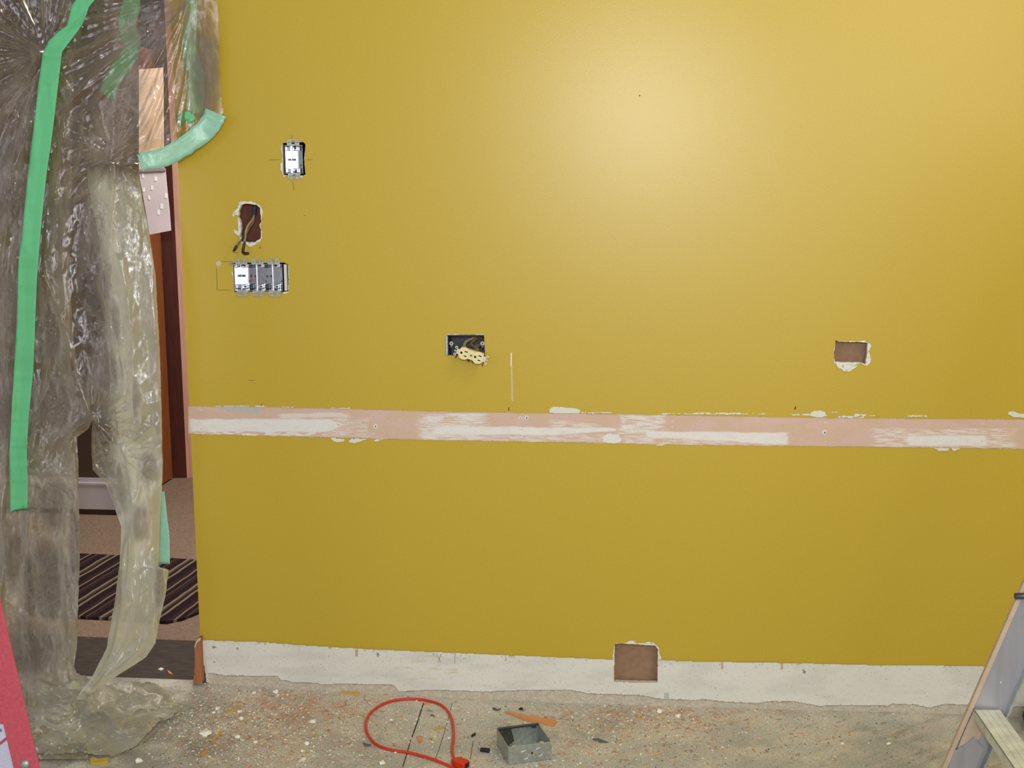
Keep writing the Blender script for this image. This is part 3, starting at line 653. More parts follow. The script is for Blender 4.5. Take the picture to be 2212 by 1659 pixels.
# ------------------------------------------------------------------ steel switch boxes in the wall
def ear_shape(cx, z0, s, w=.0340, h=.0155):
    """flanged mounting ear; s=+1 above the box, -1 below"""
    o = []; hw_ = w/2
    for a in range(0, 91, 15): t = math.radians(a); o.append((cx+hw_-.006+.006*math.sin(t), z0+s*(h-.006+.006*math.cos(t))))
    o = [(cx+hw_, z0)]+list(reversed(o))+[(2*cx-x, z) for x, z in o]+[(cx-hw_, z0)]
    holes = [circ(cx, z0+s*.0084, .0052, 18), circ(cx-.0118, z0+s*.0078, .0017, 10), circ(cx+.0118, z0+s*.0078, .0017, 10)]
    return o, holes
def switch_box(name, x0, x1, y0, y1, n, depth, label, group):
    A = PY(x0, y0); B = PY(x1, y1); zt, zb_ = A.z, B.z; xa, xb = A.x, PY(x1, y1).x
    c = Vector(((xa+xb)/2, 0, (zt+zb_)/2)); root = thing(name, c, label, 'electrical box', group)
    L = lambda o_: o_
    t = .0016; s = MB()
    for (p, q_) in (((xa, -.001, zb_), (xa+t, depth, zt)), ((xb-t, -.001, zb_), (xb, depth, zt)), ((xa+t, -.001, zb_), (xb-t, depth, zb_+t)), ((xa+t, -.001, zt-t), (xb-t, depth, zt)), ((xa, depth-t, zb_), (xb, depth, zt))):
        s.box(p, q_)
    s.build('shell', M['zinc'], root, origin=c, bevel=.0003)
    W_ = (xb-xa)/n; H_ = zt-zb_
    for k in range(n):
        cx = xa+W_*(k+.5)
        for sg, zz in ((1, zt), (-1, zb_)):
            o_, hs = ear_shape(cx, zz-sg*.0008, sg)
            e = MB(); e.plate(o_, hs, -.0036, -.0022); e.build('mounting_ear', M['zincdull'], root, origin=c)
            e = MB(); e.cyl((cx, -.001, zz-sg*.0045), (cx, depth*.25, zz-sg*.0045), .0023, n=12); e.build('screw_boss', M['zincdark'], root, origin=c)
            # bent cable clamps in the top and bottom of each gang
            for sx in (-1, 1):
                cl = MB(); x = cx+sx*W_*.22
                cl.box((x-.006, depth-.018, zz-sg*.014 if sg > 0 else zz+.002), (x+.006, depth-.003, zz-.002 if sg > 0 else zz+.014))
                cl.build('cable_clamp', M['steel'] if sx < 0 else M['zincdark'], root, origin=c, bevel=.002)
                kn = MB(); kn.cyl((x+.003, depth-.019, zz-sg*.008), (x+.003, depth-.0175, zz-sg*.008), .0028, n=12); kn.build('clamp_screw', M['zincdark'], root, origin=c)
        # knockouts across the back
        for dx in ((W_*.32,) if k == n-1 else (W_*.16, W_*.42)):
            kk = MB(); kk.cyl((cx+dx, depth-.0030, c.z-.001), (cx+dx, depth-.001, c.z-.001), .0034, n=16); kk.cyl((cx+dx, depth-.0045, c.z-.001), (cx+dx, depth-.003, c.z-.001), .0016, n=10)
            kk.build('knockout', M['zincdark'], root, origin=c)
        sl = MB(); sl.box((cx-W_*.45, depth-.0028, c.z-.003), (cx-W_*.22, depth-.001, c.z+.003)) 
        if k == 0: sl.build('slot', M['zincdark'], root, origin=c)
        hd = MB(); hd.cyl((cx+W_*.05, depth-.0026, c.z-H_*.2), (cx+W_*.05, depth-.001, c.z-H_*.2), .0017, n=10); hd.build('screw_hole', M['darkhole'], root, origin=c)
        if k: 
            dv = MB(); dv.box((xa+W_*k-.0006, depth-.006, zb_+t), (xa+W_*k+.0006, depth-.001, zt-t)); dv.build('seam', M['steel'], root, origin=c)
    return root
switch_box('switch_box', 615, 655, 313.5, 375, 1, .060, 'single steel switch box set in the yellow wall, highest of the boxes', None)
switch_box('switch_box', 505, 611.5, 570, 629, 3, .060, 'wide three-gang steel switch box in the wall below the ragged wire hole', None)

# ------------------------------------------------------------------ wires in the ragged hole
def wpath(pts): return catmull([PY(x, y, yy) for x, y, yy in pts], 8)
cabl = thing('old_cable', PY(545, 480, .0), 'old brown cable with black taped ends hanging out of the ragged wall hole', 'cable')
def tubepart(name, pts, r, material, root, n=10):
    q = MB(); q.tube(wpath(pts), r, n); return q.build(name, material, root, smooth=True, origin=root.location)
tubepart('sheath', [(551, 438, .04), (550, 455, .034), (548, 467, .025)], .0062, M['bluewall'], cabl)
tubepart('wire', [(549, 465, .025), (545, 475, .012), (536, 487, -.004), (531, 500, -.014), (530, 512, -.018), (527, 522, -.02)], .0030, M['wire_tan'], cabl)
tubepart('wire', [(550, 466, .027), (547, 480, .016), (538, 493, .002), (532, 505, -.012), (525, 515, -.018), (516, 525, -.022), (511, 531, -.024)], .0026, M['wire_brown'], cabl)
tubepart('taped_end', [(511, 531, -.024), (508, 537, -.026), (504, 543, -.027)], [.0036, .0040, .0026], M['tape_black'], cabl)
tubepart('taped_end', [(529, 522, -.02), (526, 534, -.022), (525, 544, -.024), (529, 547.5, -.026), (537, 547, -.028)], [.0028, .0036, .0044, .0042, .0036], M['tape_black'], cabl)
tubepart('tape_wrap', [(528, 506, -.017), (526, 514, -.019), (523, 521, -.019)], [.003, .0042, .003], M['tape_black'], cabl)

# ------------------------------------------------------------------ outlet box and the receptacle hanging from it
A = PY(966.5, 724); B = PY(1047.5, 777); c4 = Vector(((A.x+B.x)/2, 0, (A.z+B.z)/2))
ob = thing('outlet_box', c4, 'old steel outlet box in the wall behind the hanging cream receptacle', 'electrical box')
s = MB(); t = .0018; dp = .055
for (p, q_) in (((A.x, .001, B.z), (A.x+t, dp, A.z)), ((B.x-t, .001, B.z), (B.x, dp, A.z)), ((A.x, .001, B.z), (B.x, dp, B.z+t)), ((A.x, .001, A.z-t), (B.x, dp, A.z)), ((A.x, dp-t, B.z), (B.x, dp, A.z))): s.box(p, q_)
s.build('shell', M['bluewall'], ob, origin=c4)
for x in (975, 1042):
    p = PY(x, 742, 0); q = MB(); q.plate(circ(p.x, p.z, .0055, 20), [circ(p.x, p.z, .0028, 14)], .001, .004); q.build('screw_lug', M['zincdull'], ob, origin=c4)
    q = MB(); q.box((p.x-.003, .004, p.z-.012), (p.x+.003, .012, p.z+.004)); q.build('lug_tab', M['zincdark'], ob, origin=c4)
q = MB(); p = PY(966, 745, 0); q.box((p.x-.004, -.0035, PY(966, 768).z), (p.x+.002, -.001, PY(966, 726).z)); q.build('side_flange', M['zincdull'], ob, origin=c4, bevel=.0008)
rc_ = PY(1018, 767.5, -.036); TILT = math.atan2(19.5, 65)
rp = thing('duplex_receptacle', rc_, 'cream duplex receptacle dangling tilted in front of its wall box', 'outlet', rot=(0, TILT, 0))
def rpart(name, mb, material, bevel=0, smooth=False):
    o = mb.build(name, material, rp, bevel=bevel); return o
def face_poly(u0):
    o = []
    for k in range(40):
        a = k*2*math.pi/40; x = .0165*math.cos(a); z = .0165*math.sin(a); o.append((u0+max(-.0142, min(.0142, x)), z))
    return o
for u0 in (-.0195, .0195):
    holes = [[(u0+.000, .0046), (u0+.0090, .0046), (u0+.0090, .0076), (u0+.000, .0076)], [(u0+.0012, -.0076), (u0+.0088, -.0076), (u0+.0088, -.0046), (u0+.0012, -.0046)], circ(u0-.0076, 0, .0033, 14)]
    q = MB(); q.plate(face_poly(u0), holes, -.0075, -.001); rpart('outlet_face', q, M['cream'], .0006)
    for h in holes:
        cx = sum(p[0] for p in h)/len(h); cz = sum(p[1] for p in h)/len(h)
        q = MB(); q.plate([(cx+(p[0]-cx)*1.12, cz+(p[1]-cz)*1.12) for p in h], [], -.0045, -.0012); rpart('contact_slot', q, M['darkhole'])
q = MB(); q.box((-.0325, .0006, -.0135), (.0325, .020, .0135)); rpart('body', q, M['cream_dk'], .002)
q = MB(); q.box((-.0075, -.0030, -.0118), (.0075, .001, .0118)); rpart('centre_bridge', q, M['cream'], .0006)
q = MB(); q.cyl((0, -.0056, 0), (0, -.0044, 0), .0026, n=14); rpart('centre_screw', q, M['zincdark'])
q = MB(); q.box((-.0075, .002, -.0185), (.0, .008, -.0150)); q.box((.005, .002, -.0182), (.012, .008, -.015)); rpart('terminal_screw', q, M['black'])
for s_ in (-1, 1):
    st_ = [(s_*.0325, -.0075), (s_*.041, -.0065), (s_*.041, .0065), (s_*.0325, .0075)]
    q = MB(); q.plate(st_, [circ(s_*.0385, 0, .0014, 10)], -.0028, -.0014); rpart('strap_end', q, M['steel'])
    q = MB(); q.cyl((s_*.0385, -.0046, 0), (s_*.0385, -.0028, 0), .0028, .0024, n=14); rpart('mounting_screw', q, M['steel'])
    for dz, r in ((.0095, .0038), (0, .0026), (-.0095, .0038)):
        q = MB(); cu = s_*(.0435 if dz else .0448); q.plate(circ(cu, dz, r, 18), [circ(cu, dz, r*.52, 12)], -.0028, -.0014); rpart('plaster_ear', q, M['brass'])
    q = MB(); q.cyl((s_*.0375, -.001, -.008), (s_*.0375-.002, .004, -.020), .0012, n=8); rpart('screw_shank', q, M['zincdark'])
def obwire(pts, r, m_):
    q = MB(); q.tube(wpath(pts), r, 9); o = q.build('wire', m_, ob, smooth=True, origin=c4)
obwire([(1030, 728, .045), (1020, 731, .03), (1008, 737, .018), (1003, 745, .004), (1005, 752, -.014)], .0042, M['wire_tan'])
obwire([(1035, 728, .045), (1045, 735, .03), (1038, 745, .018), (1028, 748, .006), (1033, 756, -.014)], .0042, M['wire_brown'])
obwire([(1040, 727, .05), (1028, 733, .035), (1018, 742, .02), (1024, 750, .004), (1030, 757, -.012)], .0040, M['wire_brown'])
obwire([(975, 727, .045), (981, 737, .03), (984, 747, .015), (990, 756, -.006)], .0028, M['wire_brown'])

# ------------------------------------------------------------------ plastic sheet over the doorway
def ridge(t):
    t = t-math.floor(t); return 1-abs(2*t-1)
AR = [(-60, 215), (20, 190), (110, 160), (600, 150), (750, 160), (880, 190), (905, 200), (925, 192), (945, 166), (1000, 169), (1200, 172), (1400, 166), (1440, 160), (1480, 175), (1520, 190), (1560, 190), (1640, 190)]
BL = [(-60, 150), (110, 120), (600, 95), (750, 145), (860, 180), (905, 200), (960, 197), (1015, 200), (1040, 225), (1090, 246), (1140, 262), (1200, 260), (1300, 248), (1400, 230), (1460, 200), (1500, 170), (1520, 160)]
BR = [(-60, 470), (0, 471), (100, 474), (200, 476), (235, 482), (255, 486), (275, 478), (290, 458), (305, 432), (322, 396), (338, 352), (346, 318), (352, 300), (372, 299), (430, 308), (507, 323), (560, 331), (600, 337), (700, 342), (800, 347), (1000, 352), (1060, 350), (1120, 346), (1225, 343), (1230, 365), (1290, 357), (1340, 345), (1390, 336), (1420, 315), (1440, 285), (1460, 252), (1490, 208), (1500, 196), (1520, 180)]
def prep(lst):
    out = []
    for A, w_, pts in lst:
        P = [(v.x, v.y) for v in catmull([Vector((x, y, 0)) for x, y in pts], 3)]
        out.append((A, w_, P, min(p[0] for p in P)-5*w_, max(p[0] for p in P)+5*w_, min(p[1] for p in P)-5*w_, max(p[1] for p in P)+5*w_))
    return out
CRA = prep([(.026, 5, [(85, 112), (45, 82), (-10, 42)]), (.022, 4, [(85, 112), (40, 100), (-10, 80)]), (.016, 4, [(85, 114), (-10, 118)]), (.018, 5, [(85, 116), (40, 140), (-10, 152)]),
    (.022, 9, [(85, 118), (50, 160), (-10, 215)]), (.024, 5, [(85, 120), (45, 195), (-10, 270)]), (.016, 8, [(78, 215), (55, 300), (20, 380), (-10, 450)]), (.014, 7, [(44, 330), (15, 480), (-10, 640)]),
    (.014, 7, [(38, 560), (20, 700), (-10, 810)]), (.016, 6, [(88, 600), (97, 700), (101, 800), (88, 870), (60, 960)]), (.012, 6, [(58, 1005), (85, 1020), (110, 1045), (140, 1060), (152, 1078)]),
    (.012, 6, [(150, 1075), (125, 1160), (95, 1230)]), (.016, 8, [(60, 1100), (50, 1250), (60, 1400), (75, 1480)]), (.018, 9, [(32, 1105), (10, 1220), (-10, 1290)]), (.012, 5, [(160, 1130), (165, 1250), (170, 1330)]),
    (.012, 6, [(135, 1130), (140, 1250), (150, 1380), (165, 1450)]), (.018, 7, [(200, 905), (165, 925), (152, 950), (162, 1010), (166, 1100)]), (.014, 6, [(112, 640), (130, 700), (150, 760), (175, 840), (200, 905)]),
    (.010, 8, [(20, 1300), (70, 1350), (130, 1430)]), (.010, 7, [(0, 1480), (70, 1470), (150, 1500)])])
CRB = prep([(.014, 5, [(92, 420), (85, 480), (95, 590), (130, 680), (148, 740), (152, 790)]), (.012, 6, [(240, 330), (205, 400), (165, 435)]), (.014, 7, [(240, 330), (215, 240), (225, 200), (262, 165)]),
    (.018, 6, [(240, 315), (270, 250), (330, 130), (390, 20)]), (.014, 5, [(250, 335), (310, 240), (360, 120), (405, 10)]), (.014, 5, [(318, 320), (350, 230), (382, 110), (405, 10)]), (.012, 5, [(285, 170), (320, 100), (380, 40)]),
    (.012, 5, [(440, -10), (450, 100), (455, 230)]), (.008, 4, [(470, 210), (462, 100)]), (.022, 7, [(240, 345), (236, 480), (232, 560), (219, 610), (240, 680), (256, 760), (266, 830), (250, 880), (258, 950), (270, 990), (286, 1080), (281, 1160), (276, 1300)]),
    (.014, 6, [(200, 905), (240, 960), (270, 1010)]), (.012, 5, [(200, 905), (203, 1000), (225, 1030)]), (.010, 5, [(200, 905), (222, 960), (240, 1030), (275, 1130)]), (.012, 6, [(278, 1140), (265, 1220), (262, 1320), (240, 1420)]),
    (.012, 6, [(300, 1240), (290, 1340), (250, 1420), (200, 1480)]), (.014, 6, [(335, 970), (310, 1010), (290, 1100)]), (.012, 6, [(332, 1200), (326, 1330), (300, 1400), (230, 1462)]), (.010, 8, [(262, 560), (270, 660), (258, 760)]),
    (.010, 5, [(150, 200), (135, 300), (120, 420)]), (.010, 5, [(180, 240), (178, 330), (150, 420)])])
def crest(lst, px, py):
    h = 0
    for A, w_, P, xa, xb, ya, yb in lst:
        if xa < px < xb and ya < py < yb:
            best = 1e9
            for i in range(len(P)-1):
                ax, ay = P[i]; bx, by = P[i+1]; dx, dy = bx-ax, by-ay; L2 = dx*dx+dy*dy or 1
                t = ((px-ax)*dx+(py-ay)*dy)/L2; t = 0 if t < 0 else (1 if t > 1 else t)
                d = (px-ax-dx*t)**2+(py-ay-dy*t)**2
                if d < best: best = d
            k = 1-best/(25*w_*w_)
            if k > 0: h += A*k*k/(1+best/(w_*w_))
    return h
KA = [(45, 240, 30, 60), (20, 420, 40, 60), (20, 660, 30, 90), (112, 880, 50, 50), (112, 720, 25, 70), (110, 1090, 50, 65), (90, 1250, 60, 100), (30, 1200, 30, 80), (60, 1400, 70, 80), (20, 900, 30, 90), (160, 1180, 14, 120)]
KB = [(300, 70, 40, 40), (285, 190, 30, 35), (245, 270, 22, 40), (222, 310, 30, 16), (212, 500, 26, 60), (238, 800, 30, 60), (250, 700, 14, 60), (292, 860, 12, 40), (258, 1060, 26, 70), (322, 1010, 24, 45), (300, 1130, 24, 45), (445, 150, 30, 110), (345, 1270, 14, 60), (232, 600, 10, 50)]
def crink(lst, px, py):
    v = 0
    for x, y, a, b in lst: v = max(v, math.exp(-((px-x)/a)**2-((py-y)/b)**2))
    return max(0, min(1, v*1.25+.25*fbm(px/22, py/30, 3)))
def foldsA(px, py):
    h = 0
    dx, dy = px-100, py-112; r = math.hypot(dx, dy); th_ = math.atan2(dy, dx)
    k = ss(25, 90, r)*(1-ss(420, 620, py))
    h += .020*k*ridge(th_*2.3+.2+fbm(th_*2, r/400, 1)*.25)**5
    h += .006*k*ridge(th_*6.3+fbm(th_*3, r/300, 4)*.4)**4
    v = ss(300, 560, py)
    lean = (py-600)*.06*(1 if px < 60 else .4)
    h += .022*v*(ridge((px+lean)/92+fbm(px/150, py/520, 3)*.9))**1.5
    h += crest(CRA, px+3*fbm(px/20, py/40, 5), py)
    c_ = crink(KA, px, py); h += .012*fbm(px/46, py/90, 8)+(.0005+.0040*c_)*fbm(px/14, py/17, 2)+.0020*c_*fbm(px/6, py/7, 2)
    return h
def foldsB(px, py):
    xr = lerp(BR, py); xl = lerp(BL, py)
    dx, dy = px-425, py+20; r = math.hypot(dx, dy); th_ = math.atan2(dy, dx)
    k = ss(40, 160, r)*(1-ss(330, 430, py))
    h = .014*k*ridge(th_*4.2+.35+fbm(th_*3, r/360, 1)*.3)**4+.005*k*ridge(th_*11+fbm(th_*4, r/300, 4)*.5)**3
    dx, dy = px-245, py-330; r2 = math.hypot(dx, dy); t2 = math.atan2(dy, dx)
    k2 = math.exp(-(r2/130)**2)*ss(6, 40, r2); h += .016*k2*ridge(t2*2.4+.3)**1.5
    v = ss(380, 560, py)
    h += crest(CRB, px+3*fbm(px/20, py/40, 5), py)
    h += .018*v*(1-ss(1050, 1200, py))*ridge((px-(py-600)*.11)/115+.25+fbm(px/150, py/500, 5)*.8)**1.4
    dx, dy = px-200, py-905; r3 = math.hypot(dx, dy); t3 = math.atan2(dy, dx)
    h += .018*math.exp(-(r3/150)**2)*ss(5, 50, r3)*ridge(t3*2.7+.2)**1.4
    dx, dy = px-255, py-980; r4 = math.hypot(dx, dy); t4 = math.atan2(dy, dx)
    h += .014*math.exp(-(r4/120)**2)*ss(5, 50, r4)*ridge(t4*2.2)**1.4
    if py > 1050: h += .007*ss(1050, 1200, py)*ridge((px-xl)/38+fbm(px/40, py/200, 2)*.5)**1.4
    # right side rolls round like a tube
    e = (xr-px)
    if py > 352: h += .045*math.sqrt(max(0, 1-((e-55)/60)**2)) if 0 <= e <= 110 else 0
    sm_ = 1-.8*ss(110, 70, e)*v; h += .009*fbm(px/42, py/80, 3)*(.4+.6*sm_)+(.0006+.0042*crink(KB, px, py))*fbm(px/13, py/17, 7)*sm_
    return h
def baseA(px, py): return -.030-.03*ss(0, 700, py)-.05*ss(700, 1400, py)-.16*ss(1400, 1600, py)*(1-ss(0, 260, px)*.6)-.05*(1-ss(-60, 120, px))
def baseB(px, py): return -.016-.030*(1-ss(330, 470, px))*ss(-50, 250, py)-.035*ss(350, 500, py)-.06*ss(900, 1400, py)-.06*ss(1400, 1520, py)
def yA(px, py): return baseA(px, py)-foldsA(px, py)
def yB(px, py):
    f = foldsB(px, py)
    if py < 352: f *= 1-.75*ss(370, 440, px)
    return baseB(px, py)-f-.015
def sheet(name, yt, yb, L_, R_, yf, nx, ny, lay, parent, origin, KK, hzf):
    vs = []; la = []; ck = []; hv = []
    for j in range(ny+1):
        py = yt+(yb-yt)*j/ny; xl = lerp(L_, py) if not isinstance(L_, (int, float)) else L_; xr = lerp(R_, py)
        for i in range(nx+1):
            s_ = i/nx; px = xl+(xr-xl)*s_+ (fbm(py/22, i/9, 2)*1.2 if i in (0, nx) else 0)
            p = PY(px, py, yf(px, py))
            if p.z < gz(p.x)+.004: p = FL(px, py, .004+.012*abs(fbm(px/20, py/20)))
            vs.append(tuple(p-origin)); la.append(lay(px, py, s_)); ck.append(crink(KK, px, py)); hv.append(hzf(px, py))
    fs = [(j*(nx+1)+i, (j+1)*(nx+1)+i, (j+1)*(nx+1)+i+1, j*(nx+1)+i+1) for j in range(ny) for i in range(nx)]
    me = bpy.data.meshes.new(name); me.from_pydata(vs, [], fs)
    at = me.attributes.new('layers', 'FLOAT', 'POINT'); at.data.foreach_set('value', la)
    at = me.attributes.new('crinkle', 'FLOAT', 'POINT'); at.data.foreach_set('value', ck)
    at = me.attributes.new('haze', 'FLOAT', 'POINT'); at.data.foreach_set('value', hv)
    return link(name, me, M['plastic'], parent, True)
OP = Vector((PY(250, 1490, -.1).x, -.12, .0))
ps = thing('plastic_sheet', OP, 'large clear plastic sheet hanging crumpled over the doorway and pooling on the floor', 'plastic sheet')
def layA(px, py, s_): return .06+.14*ss(250, 600, py)+.46*ss(880, 1050, py)+.09*fbm(px/60, py/140, 4)+.22*math.exp(-((1-s_)*26)**2)*(py > 930)
def layB(px, py, s_):
    xr = lerp(BR, py); e = xr-px
    v = .07+.08*fbm(px/70, py/140, 9)
    if py > 352: v += (.45*ss(130, 85, e))*ss(352, 420, py)+.15*math.exp(-(e/5)**2)
    if py > 960: v += .15
    return v
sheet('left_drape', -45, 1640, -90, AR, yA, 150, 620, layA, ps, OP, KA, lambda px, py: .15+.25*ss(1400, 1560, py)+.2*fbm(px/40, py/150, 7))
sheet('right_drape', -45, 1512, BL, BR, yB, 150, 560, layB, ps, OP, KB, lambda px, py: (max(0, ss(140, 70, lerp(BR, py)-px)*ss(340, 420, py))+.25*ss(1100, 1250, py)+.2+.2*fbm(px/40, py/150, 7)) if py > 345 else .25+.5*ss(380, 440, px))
# pool on the floor
POOL = [(-90, 1440), (100, 1440), (165, 1452), (230, 1478), (272, 1470), (335, 1473), (362, 1490), (384, 1512), (387, 1535), (368, 1552), (340, 1562), (318, 1588), (296, 1612), (262, 1626), (250, 1634), (215, 1632), (170, 1626), (130, 1630), (85, 1631), (60, 1640), (-90, 1650)]
def pool():
    nx, ny = 170, 90; vs = []; keep = []; la = []
    for j in range(ny+1):
        for i in range(nx+1):
            px = -90+480*i/nx; py = 1440+212*j/ny
            edge = 1
            ins = inpoly(px+fbm(px/20, py/20, 1)*3, py+fbm(px/20, py/20, 4)*3, POOL); keep.append(ins)
            d1 = ss(390, 300, px)*ss(1655, 1600, py)
            h = .008+.030*d1*ridge((px*.35-py*.9)/75+fbm(px/120, py/80, 2)*.7)**1.5+.012*ridge((px+py*1.3)/90+fbm(px/90, py/70, 5)*.8)**2+.003*fbm(px/30, py/16, 3)
            h += .05*math.exp(-((px-200)/70)**2-((py-1475)/30)**2)
            h *= .35+.65*ss(1638, 1600, py+ (0 if px < 300 else 20))
            p = FL(px, py, h)
            if p.y > -.012: p.y = -.012
            vs.append(tuple(p-OP)); la.append(.34+.16*fbm(px/50, py/30, 8))
    fs = []
    for j in range(ny):
        for i in range(nx):
            a_ = j*(nx+1)+i; q = (a_, a_+nx+1, a_+nx+2, a_+1)
            if all(keep[t] for t in q): fs.append(q)
    used = sorted({t for f in fs for t in f}); mp = {t: i for i, t in enumerate(used)}
    me = bpy.data.meshes.new('floor_pool'); me.from_pydata([vs[t] for t in used], [], [tuple(mp[t] for t in f) for f in fs])
    at = me.attributes.new('layers', 'FLOAT', 'POINT'); at.data.foreach_set('value', [la[t] for t in used])
    at = me.attributes.new('haze', 'FLOAT', 'POINT'); at.data.foreach_set('value', [1.0]*len(used))
    at = me.attributes.new('crinkle', 'FLOAT', 'POINT'); at.data.foreach_set('value', [max(0, min(1, .15+.6*fbm(vs[t][0]*9, vs[t][1]*9, 5))) for t in used])
    return link('floor_pool', me, M['plastic'], ps, True)
pool()
# green tape strips stuck on it
def ribbon(name, Lp, Rp, yt, yb, yf, off, material, label, n=160, m=8, cat='tape'):
    vs = []
    for j in range(n+1):
        py = yt+(yb-yt)*j/n; a_, b_ = lerp(Lp, py), lerp(Rp, py)
        base_ = sum(yf(a_+(b_-a_)*k/4, py) for k in range(5))/5
        for i in range(m+1):
            px = a_+(b_-a_)*i/m
            pyy = py + (6*(i/m) if j == n else 0)*(-3)
            vs.append(PY(px, pyy, min(base_, yf(px, py))*.5+base_*.5+off))
    k = (m+1); c = vs[n//2*k].copy()
    q = MB(); fs = [(j*k+i, (j+1)*k+i, (j+1)*k+i+1, j*k+i+1) for j in range(n) for i in range(m)]
    q.add(vs, fs); o = q.build(name, material, None, True, origin=c)
    sd = o.modifiers.new('thick', 'SOLIDIFY'); sd.thickness = .0004
    return tag(o, label, cat)
TL = [(-45, 172), (0, 163), (15, 153), (55, 145), (70, 124), (88, 105), (112, 93), (180, 83), (250, 76), (380, 60), (500, 48), (560, 40), (700, 36), (800, 30), (890, 25), (980, 20), (1060, 22), (1106, 22)]
TR = [(-45, 222), (0, 205), (15, 192), (50, 180), (70, 166), (112, 134), (190, 125), (290, 113), (380, 100), (500, 88), (600, 80), (700, 76), (800, 72), (900, 62), (980, 58), (1040, 60), (1106, 60)]
ribbon('green_tape', TL, TR, -45, 1106, lambda x, y: min(yA(x, y), yB(x, y)) if False else yA(x, y), -.035, M['tape'], 'long bright green tape strip running down the left of the plastic sheet', 320)
# arc of pale tape holding the lower right corner to the wall
def band_along(name, pts, w, yf, material, label, n=10, wob=0):
    P = catmull([Vector((x, y, 0)) for x, y in pts], n); vs = []; m_ = 5
    for i, p in enumerate(P):
        d = (P[min(i+1, len(P)-1)]-P[max(0, i-1)]).normalized(); nrm = Vector((-d.y, d.x, 0)); ww = w[0]+(w[1]-w[0])*i/(len(P)-1) if isinstance(w, tuple) else w
        for k in range(m_+1):
            q = p+nrm*ww*(k/m_-.5)+nrm*wob*n2(i/3, k/3); vs.append(PY(q.x, q.y, yf(q.x, q.y)+.0015*n2(i/4, k/2)))
    q = MB(); k = m_+1; q.add(vs, [(i*k+j, (i+1)*k+j, (i+1)*k+j+1, i*k+j+1) for i in range(len(P)-1) for j in range(m_)])
    o = q.build(name, material, None, True, origin=vs[len(vs)//2]); sd = o.modifiers.new('thick', 'SOLIDIFY'); sd.thickness = .0004
    return tag(o, label, 'tape')
def yarc(x, y): return -.115+.075*ss(300, 460, x)
band_along('green_tape', [(302, 352), (318, 347), (345, 343), (378, 328), (410, 308), (440, 283), (458, 262), (466, 243)], (38, 48), yarc, M['tape_pale'], 'pale green tape arc holding the sheet corner against the yellow wall', 10, 2.5)
band_along('green_tape', [(388, 268), (396, 250), (408, 252), (415, 262)], 18, lambda x, y: -.052, M['tape'], 'small crumpled green tape wad above the pale tape arc', 8, 5)
band_along('green_tape', [(412, -40), (412, 40), (410, 110), (424, 180), (418, 245)], (24, 40), lambda x, y: -.008, M['tape_pale'], 'upright green tape strip under the plastic at the wall end', 8, 3)
band_along('green_tape', [(290, -20), (275, 50), (285, 100), (258, 150), (228, 205)], (40, 34), lambda x, y: .16, M['tape'], 'crooked green tape strip showing blurred behind the plastic sheet', 8, 5)
band_along('green_tape', [(352, 1062), (353, 1110), (355, 1160), (352, 1218)], (7, 30), lambda x, y: -.10, M['tape_pale'], 'short pale green tape piece on the right edge of the hanging plastic', 8, .5)

# ------------------------------------------------------------------ orange cord loop on the floor
CP = [(1010, 1700), (980, 1661), (945, 1644), (915, 1634), (880, 1625), (845, 1620), (815, 1609), (798, 1592), (790, 1570), (795, 1548), (812, 1530), (840, 1516), (875, 1510), (910, 1511), (942, 1518), (962, 1530), (974, 1548), (979, 1570), (980, 1595), (977, 1620), (981, 1640), (986, 1650)]
cl_ = catmull([FL(x, y, .0042) for x, y in CP], 8)
co = thing('extension_cord', FL(880, 1570), 'orange-red extension cord lying in a loop on the littered floor', 'cord')
q = MB(); q.tube(cl_, .0038, 12); q.build('cable', M['cord'], co, True, origin=co.location)
e0 = FL(984, 1645, .010); e1 = FL(1016, 1655, .011)
dv = (e1-e0); dv.z = 0; dv.normalize(); sv = Vector((-dv.y, dv.x, 0)); q = MB()
def ring_box(c, w_, h_): return [c+sv*w_+Vector((0, 0, h_)), c-sv*w_+Vector((0, 0, h_)), c-sv*w_-Vector((0, 0, h_)), c+sv*w_-Vector((0, 0, h_))]
secs = [(e0-dv*.012, .005, .005), (e0, .011, .009), (e0+dv*.010, .014, .010), (e0+dv*.026, .013, .010), (e0+dv*.036, .0115, .009)]
vs = []; 
for c_, w_, h_ in secs: vs += ring_box(c_, w_, h_)
fs = [(0, 1, 2, 3), (16, 19, 18, 17)]+[(i*4+k, i*4+(k+1) % 4, (i+1)*4+(k+1) % 4, (i+1)*4+k) for i in range(4) for k in range(4)]
q.add(vs, fs); q.build('plug_body', M['cord'], co, origin=co.location, bevel=.0025)
q = MB(); pc = e0+dv*.0365; q.add(ring_box(pc, .008, .006), [(0, 1, 2, 3)]); q.hexa(ring_box(pc, .008, .006), ring_box(pc+dv*.001, .008, .006)); q.build('plug_face', M['black'], co, origin=co.location)

